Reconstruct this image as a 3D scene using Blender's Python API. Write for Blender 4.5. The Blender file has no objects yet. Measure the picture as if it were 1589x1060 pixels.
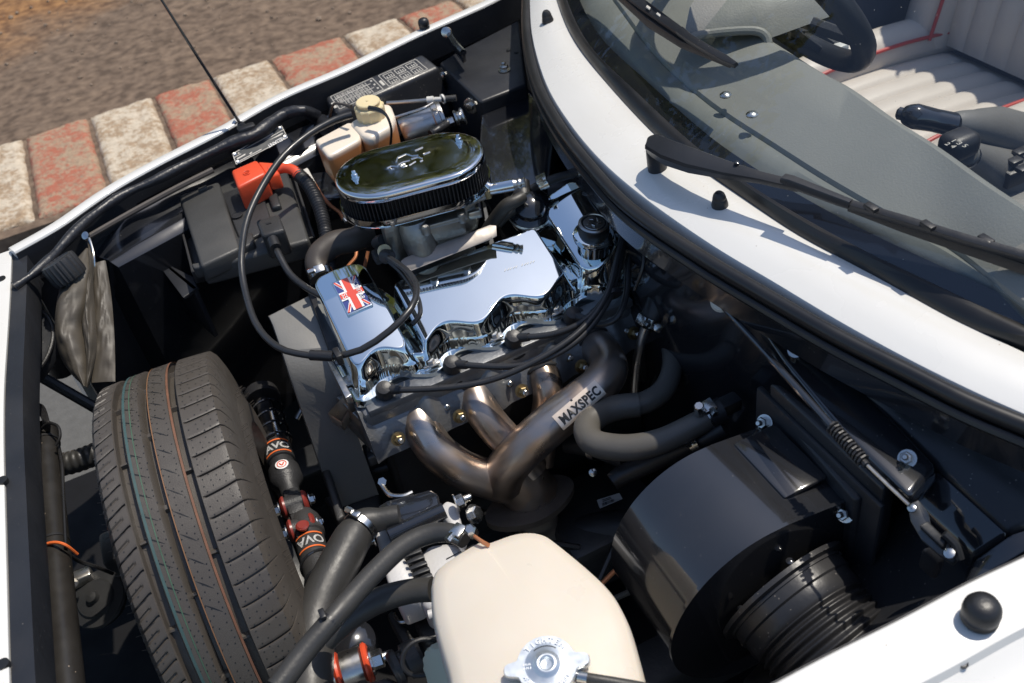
import bpy, bmesh, math, random
from mathutils import Vector, Matrix, noise
random.seed(7)
S = bpy.context.scene
COL = S.collection
# ------------------------------------------------------------------ camera
F, CX, CY, H = 1500.0, 794.5, 530.0, 1.53
def _axes(pitch, roll, yaw):
    p, r, y = (math.radians(a) for a in (pitch, roll, yaw))
    X = (math.cos(y), -math.sin(y)*math.sin(p), math.sin(y)*math.cos(p))
    Y = (-math.sin(y), -math.cos(y)*math.sin(p), math.cos(y)*math.cos(p))
    Z = (0, -math.cos(p), -math.sin(p))
    c, s = math.cos(r), math.sin(r)
    return Matrix([(c*v[0]-s*v[1], s*v[0]+c*v[1], v[2]) for v in (X, Y, Z)])
CM = _axes(41, -10.5, 18.5)                      # world = CM @ (right, down, forward)
cam_d = bpy.data.cameras.new('camera'); cam = bpy.data.objects.new('camera', cam_d); COL.objects.link(cam)
rt, dn, fw = CM.col[0], CM.col[1], CM.col[2]
cam.matrix_world = Matrix(((rt[0], -dn[0], -fw[0], 0), (rt[1], -dn[1], -fw[1], 0), (rt[2], -dn[2], -fw[2], H), (0, 0, 0, 1)))
cam_d.sensor_width = 36; cam_d.lens = F/1589*36; cam_d.clip_start = .02; cam_d.clip_end = 500
cam_d.dof.use_dof = True; cam_d.dof.focus_distance = 1.22; cam_d.dof.aperture_fstop = 8
S.camera = cam
# ------------------------------------------------------------------ sky, sun, exposure
SUN_EL, SUN_AZ = math.radians(67), math.radians(7)     # azimuth from +X towards +Y
SUN = Vector((math.cos(SUN_EL)*math.cos(SUN_AZ), math.cos(SUN_EL)*math.sin(SUN_AZ), math.sin(SUN_EL)))
W = bpy.data.worlds.new('World'); S.world = W; W.use_nodes = True
wn = W.node_tree.nodes; sky = wn.new('ShaderNodeTexSky'); sky.sky_type = 'NISHITA'; sky.sun_disc = False
sky.sun_elevation = SUN_EL; sky.sun_rotation = math.pi/2 - SUN_AZ; sky.dust_density = 1.1; sky.air_density = 1.0; sky.ozone_density = 3.0
W.node_tree.links.new(sky.outputs[0], wn['Background'].inputs[0]); wn['Background'].inputs[1].default_value = .132
sd = bpy.data.lights.new('sun', 'SUN'); sd.energy = 3.6; sd.angle = math.radians(.6); sd.color = (1, .93, .82)
so = bpy.data.objects.new('sun', sd); COL.objects.link(so); so.rotation_euler = SUN.to_track_quat('Z', 'Y').to_euler(); so.location = (6, 1, 8)
S.view_settings.view_transform = 'Standard'; S.view_settings.look = 'None'; S.view_settings.exposure = 0.14; S.view_settings.gamma = 1
S.view_settings.use_curve_mapping = False
# ------------------------------------------------------------------ helpers
def P(px, py, z):
    w = CM @ Vector(((px-CX)/F, (py-CY)/F, 1)); t = (z-H)/w.z
    return Vector((w.x*t, w.y*t, z))
def PL(pts, z): return [P(p[0], p[1], p[2] if len(p) > 2 else z) for p in pts]
def depth(p): return fw[0]*p[0]+fw[1]*p[1]+fw[2]*(p[2]-H)
def mpx(p, r): return r*depth(p)/F                # r pixels at point p in metres
FIXED = set()
def nodes_of(m): return m.node_tree.nodes, m.node_tree.links
MATS = {}
def mat(name, col, rough=.5, metal=0, coat=0, var=.15, vscale=12, bump=0, bscale=60, speck=0, sscale=260, speckcol=(.35, .33, .3), rvar=.12, spec=.5, trans=0, sss=0, dust=0, dustcol=(.3, .27, .23), dscale=5):
    m = bpy.data.materials.new(name); m.use_nodes = True; n, l = nodes_of(m); b = n['Principled BSDF']; MATS[name] = m
    b.inputs['Metallic'].default_value = metal; b.inputs['Coat Weight'].default_value = coat; b.inputs['Coat Roughness'].default_value = .05
    b.inputs['Specular IOR Level'].default_value = spec
    if trans: b.inputs['Transmission Weight'].default_value = trans
    if sss:
        b.inputs['Subsurface Weight'].default_value = sss; b.inputs['Subsurface Radius'].default_value = (.02, .012, .006); b.inputs['Subsurface Scale'].default_value = .6
    g = n.new('ShaderNodeNewGeometry')
    def tex(scale, detail=5):
        t = n.new('ShaderNodeTexNoise'); t.inputs['Scale'].default_value = scale; t.inputs['Detail'].default_value = detail; l.new(g.outputs['Position'], t.inputs['Vector']); return t
    nz = tex(vscale)
    mx = n.new('ShaderNodeMix'); mx.data_type = 'RGBA'; l.new(nz.outputs[0], mx.inputs[0])
    mx.inputs[6].default_value = tuple(c*(1-var) for c in col)+(1,); mx.inputs[7].default_value = tuple(min(1, c*(1+var)) for c in col)+(1,)
    out = mx.outputs[2]
    if dust:
        dz = tex(dscale, 8); r = n.new('ShaderNodeMapRange'); l.new(dz.outputs[0], r.inputs[0]); r.inputs[1].default_value = .45; r.inputs[2].default_value = .75; r.inputs[4].default_value = dust
        m2 = n.new('ShaderNodeMix'); m2.data_type = 'RGBA'; l.new(r.outputs[0], m2.inputs[0]); l.new(out, m2.inputs[6]); m2.inputs[7].default_value = (*dustcol, 1); out = m2.outputs[2]
    if speck:
        vo = n.new('ShaderNodeTexVoronoi'); vo.inputs['Scale'].default_value = sscale; l.new(g.outputs['Position'], vo.inputs['Vector'])
        sz = n.new('ShaderNodeTexWhiteNoise'); l.new(vo.outputs['Color'], sz.inputs['Vector'])
        r1 = n.new('ShaderNodeMath'); r1.operation = 'LESS_THAN'; l.new(vo.outputs['Distance'], r1.inputs[0]); r1.inputs[1].default_value = .22
        r2 = n.new('ShaderNodeMath'); r2.operation = 'LESS_THAN'; l.new(sz.outputs[0], r2.inputs[0]); r2.inputs[1].default_value = speck
        r3 = n.new('ShaderNodeMath'); r3.operation = 'MULTIPLY'; l.new(r1.outputs[0], r3.inputs[0]); l.new(r2.outputs[0], r3.inputs[1])
        m3 = n.new('ShaderNodeMix'); m3.data_type = 'RGBA'; l.new(r3.outputs[0], m3.inputs[0]); l.new(out, m3.inputs[6]); m3.inputs[7].default_value = (*speckcol, 1); out = m3.outputs[2]
    l.new(out, b.inputs['Base Color'])
    rr = n.new('ShaderNodeMapRange'); l.new(tex(vscale*1.7+3).outputs[0], rr.inputs[0]); rr.inputs[3].default_value = max(.015, rough*(1-rvar*2)); rr.inputs[4].default_value = min(1, rough*(1+rvar*2))
    rr.inputs[1].default_value = .25; rr.inputs[2].default_value = .75
    l.new(rr.outputs[0], b.inputs['Roughness'])
    if bump:
        bt = tex(bscale, 6); bn = n.new('ShaderNodeBump'); bn.inputs['Strength'].default_value = min(1, bump); bn.inputs['Distance'].default_value = .0015*max(1, bump); l.new(bt.outputs[0], bn.inputs['Height']); l.new(bn.outputs[0], b.inputs['Normal'])
    return m
M = {}
M['white'] = mat('white_paint', (.69, .68, .645), .28, coat=.5, var=.02, vscale=4, rvar=.2, dust=.10, dustcol=(.5, .46, .4), dscale=9, speck=.004, sscale=300, speckcol=(.35, .3, .25))
M['black'] = mat('black_gloss_paint', (.014, .0152, .0185), .14, coat=1.0, var=.3, speck=.012, sscale=420, speckcol=(.14, .13, .12), dust=.035, bump=.12, bscale=14)
M['satin'] = mat('black_satin_paint', (.021, .0225, .0265), .38, spec=.4, var=.3, speck=.02, sscale=380, speckcol=(.14, .13, .12), dust=.06, bump=.2, bscale=90)
M['dusty'] = mat('black_dusty_plastic', (.02, .021, .024), .34, var=.3, speck=.06, sscale=330, speckcol=(.22, .2, .18), dust=.08, bump=.2, bscale=120)
M['plastic'] = mat('black_plastic', (.026, .026, .027), .45, var=.2, bump=.35, bscale=420, dust=.08)
M['batt'] = mat('battery_plastic', (.048, .048, .046), .46, var=.12, bump=.3, bscale=500, dust=.1)
M['tgrey'] = mat('timing_cover_plastic', (.21, .204, .188), .42, var=.15, bump=.2, bscale=300, dust=.12)
M['rubber'] = mat('black_rubber', (.017, .017, .0185), .42, var=.2, bump=.2, bscale=300, dust=.05)
M['seal'] = mat('seal_rubber', (.011, .011, .012), .36, var=.2, dust=.06)
M['hose'] = mat('grey_hose_rubber', (.034, .033, .031), .46, var=.18, vscale=30, bump=.2, bscale=200, dust=.12)
M['hose2'] = mat('grey_heater_hose', (.105, .098, .086), .42, var=.15, vscale=25, bump=.12, bscale=200)
M['brownhose'] = mat('brown_black_hose', (.06, .05, .042), .5, var=.2, vscale=30, bump=.2, dust=.1)
M['tyre'] = mat('tyre_rubber', (.070, .060, .050), .44, var=.12, vscale=30, bump=.15, bscale=700, dust=.18, dustcol=(.09, .08, .068))
M['zinc'] = mat('zinc_cap', (.66, .70, .73), .36, .8, var=.08, vscale=60)
M['embossed'] = mat('lit_relief_zinc', (.80, .81, .82), .5, .3)  # paler than the cap metal: lit relief of the lettering put into the colour
M['chrome'] = mat('chrome', (.81, .875, .885), .03, 1, var=.05, rvar=.5, vscale=22)
M['polish'] = mat('polished_alloy', (.80, .80, .79), .07, 1, var=.04, rvar=.4, vscale=30)
M['steel'] = mat('zinc_steel', (.62, .61, .58), .25, 1, var=.15, vscale=60)
M['shield'] = mat('dull_heat_shield', (.30, .275, .25), .5, .7, var=.2, vscale=40)
M['darksteel'] = mat('dark_steel', (.12, .12, .12), .4, .8, var=.3, vscale=60)
M['brushed'] = mat('brushed_steel', (.55, .53, .50), .32, 1, var=.1, vscale=60)
M['alu'] = mat('cast_aluminium', (.33, .325, .31), .42, 1, var=.3, vscale=25, bump=.5, bscale=170)
M['darkalu'] = mat('grey_cast_head', (.20, .205, .21), .48, .6, var=.4, vscale=18, bump=.5, bscale=160)
M['whitealu'] = mat('bright_alternator_alloy', (.62, .61, .60), .5, .25, var=.05, bump=.15, bscale=300)
M['iron'] = mat('black_iron', (.026, .027, .029), .45, .2, var=.35, bump=.5, bscale=60, dust=.08)
M['brass'] = mat('brass_nut', (.33, .25, .13), .4, 1, var=.2, vscale=50)
M['copper'] = mat('copper_wire', (.55, .22, .10), .35, .5, var=.1)
M['red'] = mat('red_plastic', (.72, .085, .032), .38, var=.04, bump=.1, bscale=300)
M['redring'] = mat('red_bush', (.24, .035, .025), .35, var=.15)
M['orange'] = mat('orange_print', (.75, .16, .04), .4, var=.05)
M['cream'] = mat('cream_plastic', (.67, .60, .50), .36, var=.035, vscale=7, sss=.25, rvar=.25, dust=.10, dustcol=(.55, .42, .27), dscale=16)
M['capcream'] = mat('cream_cap', (.72, .60, .36), .42, var=.06, sss=.2)
M['palegreen'] = mat('pale_green_plastic', (.52, .55, .44), .4, var=.06, sss=.15)
M['print'] = mat('cream_print', (.50, .475, .42), .5, var=.05)
M['whiteprint'] = mat('white_print', (.80, .79, .77), .45, var=.02)
M['blueprint'] = mat('blue_print', (.045, .06, .22), .25, var=.03, coat=.5)
M['redprint'] = mat('red_print', (.70, .085, .05), .25, var=.03, coat=.5)
M['blackprint'] = mat('black_print', (.012, .012, .012), .4)
M['plate'] = mat('dark_plate', (.03, .036, .042), .55, 0, spec=.25, var=.1)
M['bag'] = mat('brown_vinyl', (.078, .066, .05), .56, var=.2, vscale=14, bump=.3, bscale=45)
M['dash'] = mat('grey_dash_vinyl', (.225, .222, .2), .52, var=.05, bump=.25, bscale=420)
M['dashskin'] = mat('wrinkled_vinyl', (.17, .175, .16), .5, var=.1, bump=1.3, bscale=26)
M['leather'] = mat('pale_grey_leather', (.56, .51, .45), .48, var=.04, bump=.2, bscale=200)
M['greyleather'] = mat('grey_leather', (.14, .138, .13), .48, var=.06, bump=.25, bscale=200)
M['carpet'] = mat('dark_trim', (.025, .032, .05), .85, var=.2, bump=.5, bscale=300)
M['redpipe'] = mat('red_piping', (.42, .045, .035), .5)
M['wire'] = mat('black_wire', (.013, .013, .014), .3, dust=.05)
M['greycable'] = mat('dark_grey_cable', (.026, .026, .027), .32, var=.15, vscale=40)
M['pit'] = mat('dark_undertray', (.007, .007, .008), .7, spec=.2)
M['pale'] = mat('pale_plastic', (.62, .60, .55), .45)

def exhaust_mat():
    m = mat('heat_tinted_steel', (.40, .315, .245), .34, .92, var=.22, vscale=9, rvar=.25, bump=.05, bscale=60); n, l = nodes_of(m); b = n['Principled BSDF']
    g = n.new('ShaderNodeNewGeometry'); t = n.new('ShaderNodeTexNoise'); t.inputs['Scale'].default_value = 14; l.new(g.outputs['Position'], t.inputs[0])
    r = n.new('ShaderNodeValToRGB'); l.new(t.outputs[0], r.inputs[0]); e = r.color_ramp.elements
    e[0].position = .3; e[0].color = (.33, .26, .205, 1); e[1].position = .7; e[1].color = (.58, .49, .40, 1); x = e.new(.5); x.color = (.50, .385, .30, 1); y = e.new(.6); y.color = (.46, .41, .38, 1)
    l.new(r.outputs[0], b.inputs['Base Color']); return m
M['exh'] = exhaust_mat()
def two_tone(name, z0, z1, low, high, rough=.35):
    m = mat(name, high, rough, sss=.03, var=.02); n, l = nodes_of(m); b = n['Principled BSDF']
    g = n.new('ShaderNodeNewGeometry'); s = n.new('ShaderNodeSeparateXYZ'); l.new(g.outputs['Position'], s.inputs[0])
    r = n.new('ShaderNodeMapRange'); l.new(s.outputs[2], r.inputs[0]); r.inputs[1].default_value = z0; r.inputs[2].default_value = z1
    c = n.new('ShaderNodeMix'); c.data_type = 'RGBA'; l.new(r.outputs[0], c.inputs[0]); c.inputs[6].default_value = (*low, 1); c.inputs[7].default_value = (*high, 1); l.new(c.outputs[2], b.inputs['Base Color']); return m
M['reservoir'] = two_tone('translucent_reservoir', .792, .801, (.50, .20, .07), (.80, .70, .575))   # brake fluid stands below this level
def glass_mat():
    m = bpy.data.materials.new('windscreen_glass'); m.use_nodes = True; n, l = nodes_of(m); n.remove(n['Principled BSDF'])
    t = n.new('ShaderNodeBsdfTransparent'); t.inputs[0].default_value = (.92, .95, .955, 1); g = n.new('ShaderNodeBsdfGlossy'); g.inputs['Roughness'].default_value = .01
    f = n.new('ShaderNodeLayerWeight'); p5 = n.new('ShaderNodeMath'); p5.operation = 'POWER'; l.new(f.outputs['Facing'], p5.inputs[0]); p5.inputs[1].default_value = 5
    fm = n.new('ShaderNodeMath'); fm.operation = 'MULTIPLY_ADD'; l.new(p5.outputs[0], fm.inputs[0]); fm.inputs[1].default_value = .9; fm.inputs[2].default_value = .06; x = n.new('ShaderNodeMixShader'); l.new(fm.outputs[0], x.inputs[0]); l.new(t.outputs[0], x.inputs[1]); l.new(g.outputs[0], x.inputs[2])
    vo = n.new('ShaderNodeTexVoronoi'); vo.inputs['Scale'].default_value = 90; gg = n.new('ShaderNodeNewGeometry'); l.new(gg.outputs['Position'], vo.inputs['Vector'])
    c = n.new('ShaderNodeMath'); c.operation = 'LESS_THAN'; l.new(vo.outputs['Distance'], c.inputs[0]); c.inputs[1].default_value = .045
    d = n.new('ShaderNodeBsdfDiffuse'); d.inputs[0].default_value = (.5, .5, .48, 1); y = n.new('ShaderNodeMixShader'); k = n.new('ShaderNodeMath'); k.operation = 'MULTIPLY'; l.new(c.outputs[0], k.inputs[0]); k.inputs[1].default_value = .5
    l.new(k.outputs[0], y.inputs[0]); l.new(x.outputs[0], y.inputs[1]); l.new(d.outputs[0], y.inputs[2]); l.new(y.outputs[0], n['Material Output'].inputs[0]); return m
M['glass'] = glass_mat()

class B:
    """collects shapes in world coordinates, then links them as one mesh object"""
    def __init__(s): s.bm = bmesh.new()
    def verts(s, vs): return [s.bm.verts.new(v) for v in vs]
    def face(s, vs):
        try: return s.bm.faces.new(vs)
        except ValueError: return None
    def loft(s, rings, close=True, caps=True):
        R = [s.verts(r) for r in rings]; n = len(R[0])
        for a, b in zip(R, R[1:]):
            for i in range(n if close else n-1):
                j = (i+1) % n; s.face((a[i], a[j], b[j], b[i]))
        if caps and close: s.face(R[0][::-1]); s.face(R[-1])
        return s
    def prism(s, poly, dz, bevel=0, seg=3, dirv=(0, 0, -1), taper=0):
        """poly: world points of the top, extruded along dirv by dz"""
        d = Vector(dirv)*dz; c = sum(poly, Vector())/len(poly)
        t = s.verts(poly); b = s.verts([p+d+((p-c)*taper) for p in poly]); n = len(t); fs = []
        fs.append(s.face(t)); fs.append(s.face(b[::-1]))
        for i in range(n): fs.append(s.face((t[i], b[i], b[(i+1) % n], t[(i+1) % n])))
        fs = [f for f in fs if f]; bmesh.ops.recalc_face_normals(s.bm, faces=fs)
        if bevel:
            es = list({e for f in fs for e in f.edges}); bmesh.ops.bevel(s.bm, geom=es, offset=bevel, segments=seg, profile=.5, affect='EDGES', clamp_overlap=True)
        return s
    def box(s, c, size, ax=None, bevel=0, seg=2):
        """ax: (x, y, z) unit axes"""
        x, y, z = ax or (Vector((1, 0, 0)), Vector((0, 1, 0)), Vector((0, 0, 1))); c = Vector(c); a, b, h = (k/2 for k in size)
        poly = [c+x*i*a+y*j*b+z*h for i, j in ((-1, -1), (1, -1), (1, 1), (-1, 1))]
        return s.prism(poly, size[2], bevel, seg, dirv=-z)
    def tube(s, pts, r, seg=12, step=None, corr=0, pitch=.01, caps=True, smooth=True):
        """pts: vectors; r: one radius or one per point; corr: corrugation depth"""
        rs = list(r) if hasattr(r, '__len__') else [r]*len(pts); pts = [Vector(p) for p in pts]
        if smooth and len(pts) > 2:
            q, w = [], []
            L = sum((b-a).length for a, b in zip(pts, pts[1:])); step = step or max(L/60, .003)
            for i in range(len(pts)-1):
                p0, p1, p2, p3 = pts[max(i-1, 0)], pts[i], pts[i+1], pts[min(i+2, len(pts)-1)]; k = max(2, int((p2-p1).length/step))
                for j in range(k):
                    t = j/k; q.append(.5*((2*p1)+(p2-p0)*t+(2*p0-5*p1+4*p2-p3)*t*t+(3*p1-p0-3*p2+p3)*t**3)); w.append(rs[i]*(1-t)+rs[i+1]*t)
            q.append(pts[-1]); w.append(rs[-1]); pts, rs = q, w
        elif step and len(pts) == 2:
            k = max(1, int((pts[1]-pts[0]).length/step)); a, b, ra, rb = pts[0], pts[1], rs[0], rs[1]; pts = [a.lerp(b, j/k) for j in range(k+1)]; rs = [ra+(rb-ra)*j/k for j in range(k+1)]
        T = [(pts[min(i+1, len(pts)-1)]-pts[max(i-1, 0)]).normalized() for i in range(len(pts))]
        u = T[0].orthogonal().normalized(); rings = []; acc = 0
        for i, (p, t) in enumerate(zip(pts, T)):
            if i: acc += (p-pts[i-1]).length; u = (u-t*u.dot(t)).normalized()
            v = t.cross(u); rad = rs[i]+(corr*math.cos(2*math.pi*acc/pitch) if corr else 0)
            rings.append([p+(u*math.cos(a)+v*math.sin(a))*rad for a in (2*math.pi*k/seg for k in range(seg))])
        return s.loft(rings, caps=caps)
    def lathe(s, o, axis, prof, seg=32, caps=True, wob=None):
        """prof: (radius, height along axis)"""
        o = Vector(o); z = Vector(axis).normalized(); x = z.orthogonal().normalized(); y = z.cross(x)
        rings = [[o+z*h+(x*math.cos(a)+y*math.sin(a))*(max(r, 1e-5)*(wob(a) if wob else 1)) for a in (2*math.pi*k/seg for k in range(seg))] for r, h in prof]
        return s.loft(rings, caps=caps)
    def hexnut(s, o, axis, r, h, stud=0, washer=True):
        z = Vector(axis).normalized(); o = Vector(o)
        if washer: s.lathe(o, z, [(r*1.45, 0), (r*1.45, r*.2), (r*1.1, r*.22)], 18)
        s.lathe(o+z*r*.2, z, [(r, 0), (r*1.02, h*.85), (r*.85, h)], 6)
        if stud: s.lathe(o+z*h, z, [(r*.5, 0), (r*.52, stud*.8), (r*.35, stud)], 10)
        return s
    def done(s, name, m, parent=None, label=None, cat=None, group=None, kind=None, sharp=35, flat=False):
        bm = s.bm; bmesh.ops.recalc_face_normals(bm, faces=bm.faces); me = bpy.data.meshes.new(name); bm.to_mesh(me); bm.free()
        me.materials.append(M[m] if isinstance(m, str) else m)
        if not flat: me.shade_smooth(); me.set_sharp_from_angle(angle=math.radians(sharp))
        o = bpy.data.objects.new(name, me); COL.objects.link(o); o.parent = parent; tag(o, label, cat, group, kind); return o
def tag(o, label=None, cat=None, group=None, kind=None):
    for k, v in (('label', label), ('category', cat), ('group', group), ('kind', kind)):
        if v: o[k] = v
    return o
def thing(name, label, cat, group=None, loc=None):
    o = bpy.data.objects.new(name, None); COL.objects.link(o); o.empty_display_size = .05; tag(o, label, cat, group)
    if loc is not None: o.location = loc; FIXED.add(o.name)
    return o
def copy_tree(o, parent=None):
    c = o.copy(); COL.objects.link(c); c.parent = parent
    for ch in o.children: copy_tree(ch, c)
    if o.name in FIXED: FIXED.add(c.name)
    return c
def quad(corners):
    a, b, c, d = corners
    return lambda u, v: (a.lerp(b, u)).lerp(d.lerp(c, u), v)
def text(body, size, o, xd, yd, m, parent, name='lettering', ext=.0004, align='LEFT', space=1, bold=0):
    """flat or embossed lettering: o is the baseline start, xd along the line, yd up"""
    cu = bpy.data.curves.new(name, 'FONT'); cu.body = body; cu.size = size; cu.extrude = ext; cu.offset = bold; cu.align_x = align; cu.space_character = space; cu.resolution_u = 3
    t = bpy.data.objects.new('tmp', cu); COL.objects.link(t); bpy.context.view_layer.update()
    me = bpy.data.meshes.new_from_object(t.evaluated_get(bpy.context.evaluated_depsgraph_get())); COL.objects.unlink(t); bpy.data.objects.remove(t)
    x = Vector(xd).normalized(); z = x.cross(Vector(yd)).normalized(); y = z.cross(x)
    me.transform(Matrix(((x[0], y[0], z[0], o[0]), (x[1], y[1], z[1], o[1]), (x[2], y[2], z[2], o[2]), (0, 0, 0, 1))))
    me.materials.clear(); me.materials.append(M[m]); ob = bpy.data.objects.new(name, me); COL.objects.link(ob); ob.parent = parent; return ob
UP = Vector((0, 0, 1))
def tubepx(b, pts, seg=14, rp=None, **k):
    """pts: (px, py, z, radius in px)"""
    v = PL(pts, 0); return b.tube(v, [mpx(q, p[3] if len(p) > 3 else rp) for q, p in zip(v, pts)], seg, **k)
def clamp(parent, c, axis, r, name='hose_clamp', w=.011):
    b = B(); b.lathe(Vector(c)-Vector(axis).normalized()*w/2, axis, [(r*1.01, 0), (r*1.08, 0), (r*1.08, w), (r*1.01, w)], 28, caps=False)
    a = Vector(axis).normalized(); up = (UP-a*a.z).normalized(); side = a.cross(up)
    b.box(Vector(c)+up*r*1.12, (w*1.1, w*1.3, .006), (a, side, up), .001); b.lathe(Vector(c)+up*r*1.12+side*w*.6+up*.003, side, [(.0035, 0), (.0042, .004), (.0042, .010)], 6)
    return b.done(name, 'steel', parent)
# ------------------------------------------------------------------ ground, kerb, trees
def dirt():
    m = mat('dry_dirt', (.15, .115, .085), .92, var=.2, vscale=2.2, bump=1.2, bscale=90, rvar=.03); n, l = nodes_of(m); b = n['Principled BSDF']
    g = n.new('ShaderNodeNewGeometry'); t = n.new('ShaderNodeTexNoise'); t.inputs['Scale'].default_value = 26; t.inputs['Detail'].default_value = 9; l.new(g.outputs['Position'], t.inputs[0])
    r = n.new('ShaderNodeValToRGB'); l.new(t.outputs[0], r.inputs[0]); e = r.color_ramp.elements; e[0].position = .34; e[0].color = (.085, .057, .038, 1); e[1].position = .72; e[1].color = (.215, .152, .104, 1); x = e.new(.5); x.color = (.140, .097, .067, 1)
    s = n.new('ShaderNodeSeparateXYZ'); l.new(g.outputs['Position'], s.inputs[0])
    t2 = n.new('ShaderNodeTexNoise'); t2.inputs['Scale'].default_value = 2.5; t2.inputs['Detail'].default_value = 6; l.new(g.outputs['Position'], t2.inputs[0])
    a = n.new('ShaderNodeMath'); a.operation = 'MULTIPLY_ADD'; l.new(t2.outputs[0], a.inputs[0]); a.inputs[1].default_value = 1.2; l.new(s.outputs[1], a.inputs[2])
    k = n.new('ShaderNodeMath'); k.operation = 'MULTIPLY_ADD'; l.new(s.outputs[0], k.inputs[0]); k.inputs[1].default_value = -.45; l.new(a.outputs[0], k.inputs[2])
    rr = n.new('ShaderNodeMapRange'); l.new(k.outputs[0], rr.inputs[0]); rr.inputs[1].default_value = 5.05; rr.inputs[2].default_value = 5.6
    mx = n.new('ShaderNodeMix'); mx.data_type = 'RGBA'; mx.blend_type = 'MIX'; l.new(rr.outputs[0], mx.inputs[0]); l.new(r.outputs[0], mx.inputs[6])
    r2 = n.new('ShaderNodeValToRGB'); l.new(t.outputs[0], r2.inputs[0]); e = r2.color_ramp.elements; e[0].position = .34; e[0].color = (.13, .06, .025, 1); e[1].position = .72; e[1].color = (.36, .19, .075, 1)
    l.new(r2.outputs[0], mx.inputs[7]); l.new(mx.outputs[2], b.inputs['Base Color']); return m
M['dirt'] = dirt()
M['tarmac'] = mat('grey_tarmac', (.10, .098, .092), .85, var=.3, vscale=40, bump=1, bscale=180, rvar=.05)
b = B(); R_ = 130
# dirt beyond the kerb: finely divided near the car, then one sheet to the horizon
nx, ny = 430, 230
def dz(x, y): return .088+.012*noise.noise((x*3.5, y*3.5, 0))+min(1, (y-3.5)*6)*(.005*noise.noise((x*13, y*13, 3))+.003*noise.noise((x*34, y*34, 5))+.006*max(0, noise.noise((x*60, y*60, 8))-.25))
def gp(i, j): x, y = -2.5+7.5*i/nx, 3.50+4.5*(j/ny)**1.3; return (x, y, .085 if j == 0 else dz(x, y))
gv = [[b.bm.verts.new(gp(i, j)) for i in range(nx+1)] for j in range(ny+1)]
for j in range(ny):
    for i in range(nx): b.face((gv[j][i], gv[j][i+1], gv[j+1][i+1], gv[j+1][i]))
b.done('dirt_verge', 'dirt', kind='structure', sharp=180)
b = B(); b.face(b.verts([(-R_, 3.52, .07), (R_, 3.52, .07), (R_, R_, .07), (-R_, R_, .07)])); b.done('ground', 'dirt', kind='structure')
b = B(); b.face(b.verts([(-R_, -R_, 0), (R_, -R_, 0), (R_, 3.6, 0), (-R_, 3.6, 0)])); b.done('road', 'tarmac', kind='structure')
# pebbles
GR_ = (1+5**.5)/2
ICO = [Vector(v).normalized() for v in ((-1, GR_, 0), (1, GR_, 0), (-1, -GR_, 0), (1, -GR_, 0), (0, -1, GR_), (0, 1, GR_), (0, -1, -GR_), (0, 1, -GR_), (GR_, 0, -1), (GR_, 0, 1), (-GR_, 0, -1), (-GR_, 0, 1))]
ICOF = ((0, 11, 5), (0, 5, 1), (0, 1, 7), (0, 7, 10), (0, 10, 11), (1, 5, 9), (5, 11, 4), (11, 10, 2), (10, 7, 6), (7, 1, 8), (3, 9, 4), (3, 4, 2), (3, 2, 6), (3, 6, 8), (3, 8, 9), (4, 9, 5), (2, 4, 11), (6, 2, 10), (8, 6, 7), (9, 8, 1))
b = B(); rng = random.Random(3)
for k in range(1900):
    x, y = rng.uniform(-2, 4), rng.uniform(3.6, 7.5); r = rng.choice((.003, .004, .004, .005, .006, .007, .009, .013 if rng.random() < .4 else .004, .020 if rng.random() < .12 else .005))
    c = Vector((x, y, dz(x, y)+r*.3)); vs = b.verts([c+Vector((d[0]*r*rng.uniform(.7, 1.25), d[1]*r*rng.uniform(.7, 1.25), d[2]*r*rng.uniform(.6, 1))) for d in ICO])
    for f in ICOF: b.face([vs[q] for q in f])
M['pebble'] = mat('pebble', (.21, .155, .11), .85, var=.6, vscale=11)
b.done('gravel', 'pebble', kind='stuff', flat=True)
def kerb_mat(name, paint, under, cover):
    m = mat(name, paint, .8, bump=2.6, bscale=110, rvar=.04); n, l = nodes_of(m); b = n['Principled BSDF']; g = n.new('ShaderNodeNewGeometry')
    def nz(s, d=8):
        t = n.new('ShaderNodeTexNoise'); t.inputs['Scale'].default_value = s; t.inputs['Detail'].default_value = d; t.inputs['Roughness'].default_value = .68; l.new(g.outputs['Position'], t.inputs[0]); return t
    r = n.new('ShaderNodeMapRange'); na, nb = nz(9), nz(55, 6); ad = n.new('ShaderNodeMath'); ad.operation = 'MULTIPLY_ADD'; l.new(nb.outputs[0], ad.inputs[0]); ad.inputs[1].default_value = .9; l.new(na.outputs[0], ad.inputs[2]); sb = n.new('ShaderNodeMath'); sb.operation = 'SUBTRACT'; l.new(ad.outputs[0], sb.inputs[0]); sb.inputs[1].default_value = .45; l.new(sb.outputs[0], r.inputs[0]); r.inputs[1].default_value = cover-.09; r.inputs[2].default_value = cover+.09
    u = n.new('ShaderNodeMix'); u.data_type = 'RGBA'; l.new(nz(60, 4).outputs[0], u.inputs[0]); u.inputs[6].default_value = tuple(c*.35 for c in under)+(1,); u.inputs[7].default_value = tuple(c*1.6 for c in under)+(1,)
    p = n.new('ShaderNodeMix'); p.data_type = 'RGBA'; l.new(nz(30, 5).outputs[0], p.inputs[0]); p.inputs[6].default_value = tuple(c*.6 for c in paint)+(1,); p.inputs[7].default_value = tuple(min(.9, c*1.35) for c in paint)+(1,)
    x = n.new('ShaderNodeMix'); x.data_type = 'RGBA'; l.new(r.outputs[0], x.inputs[0]); l.new(u.outputs[2], x.inputs[6]); l.new(p.outputs[2], x.inputs[7]); l.new(x.outputs[2], b.inputs['Base Color']); return m
M['kred'] = kerb_mat('worn_red_paint_concrete', (.37, .118, .07), (.35, .25, .165), .50)
M['kwhite'] = kerb_mat('worn_white_paint_concrete', (.56, .48, .37), (.34, .24, .15), .485)
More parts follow.
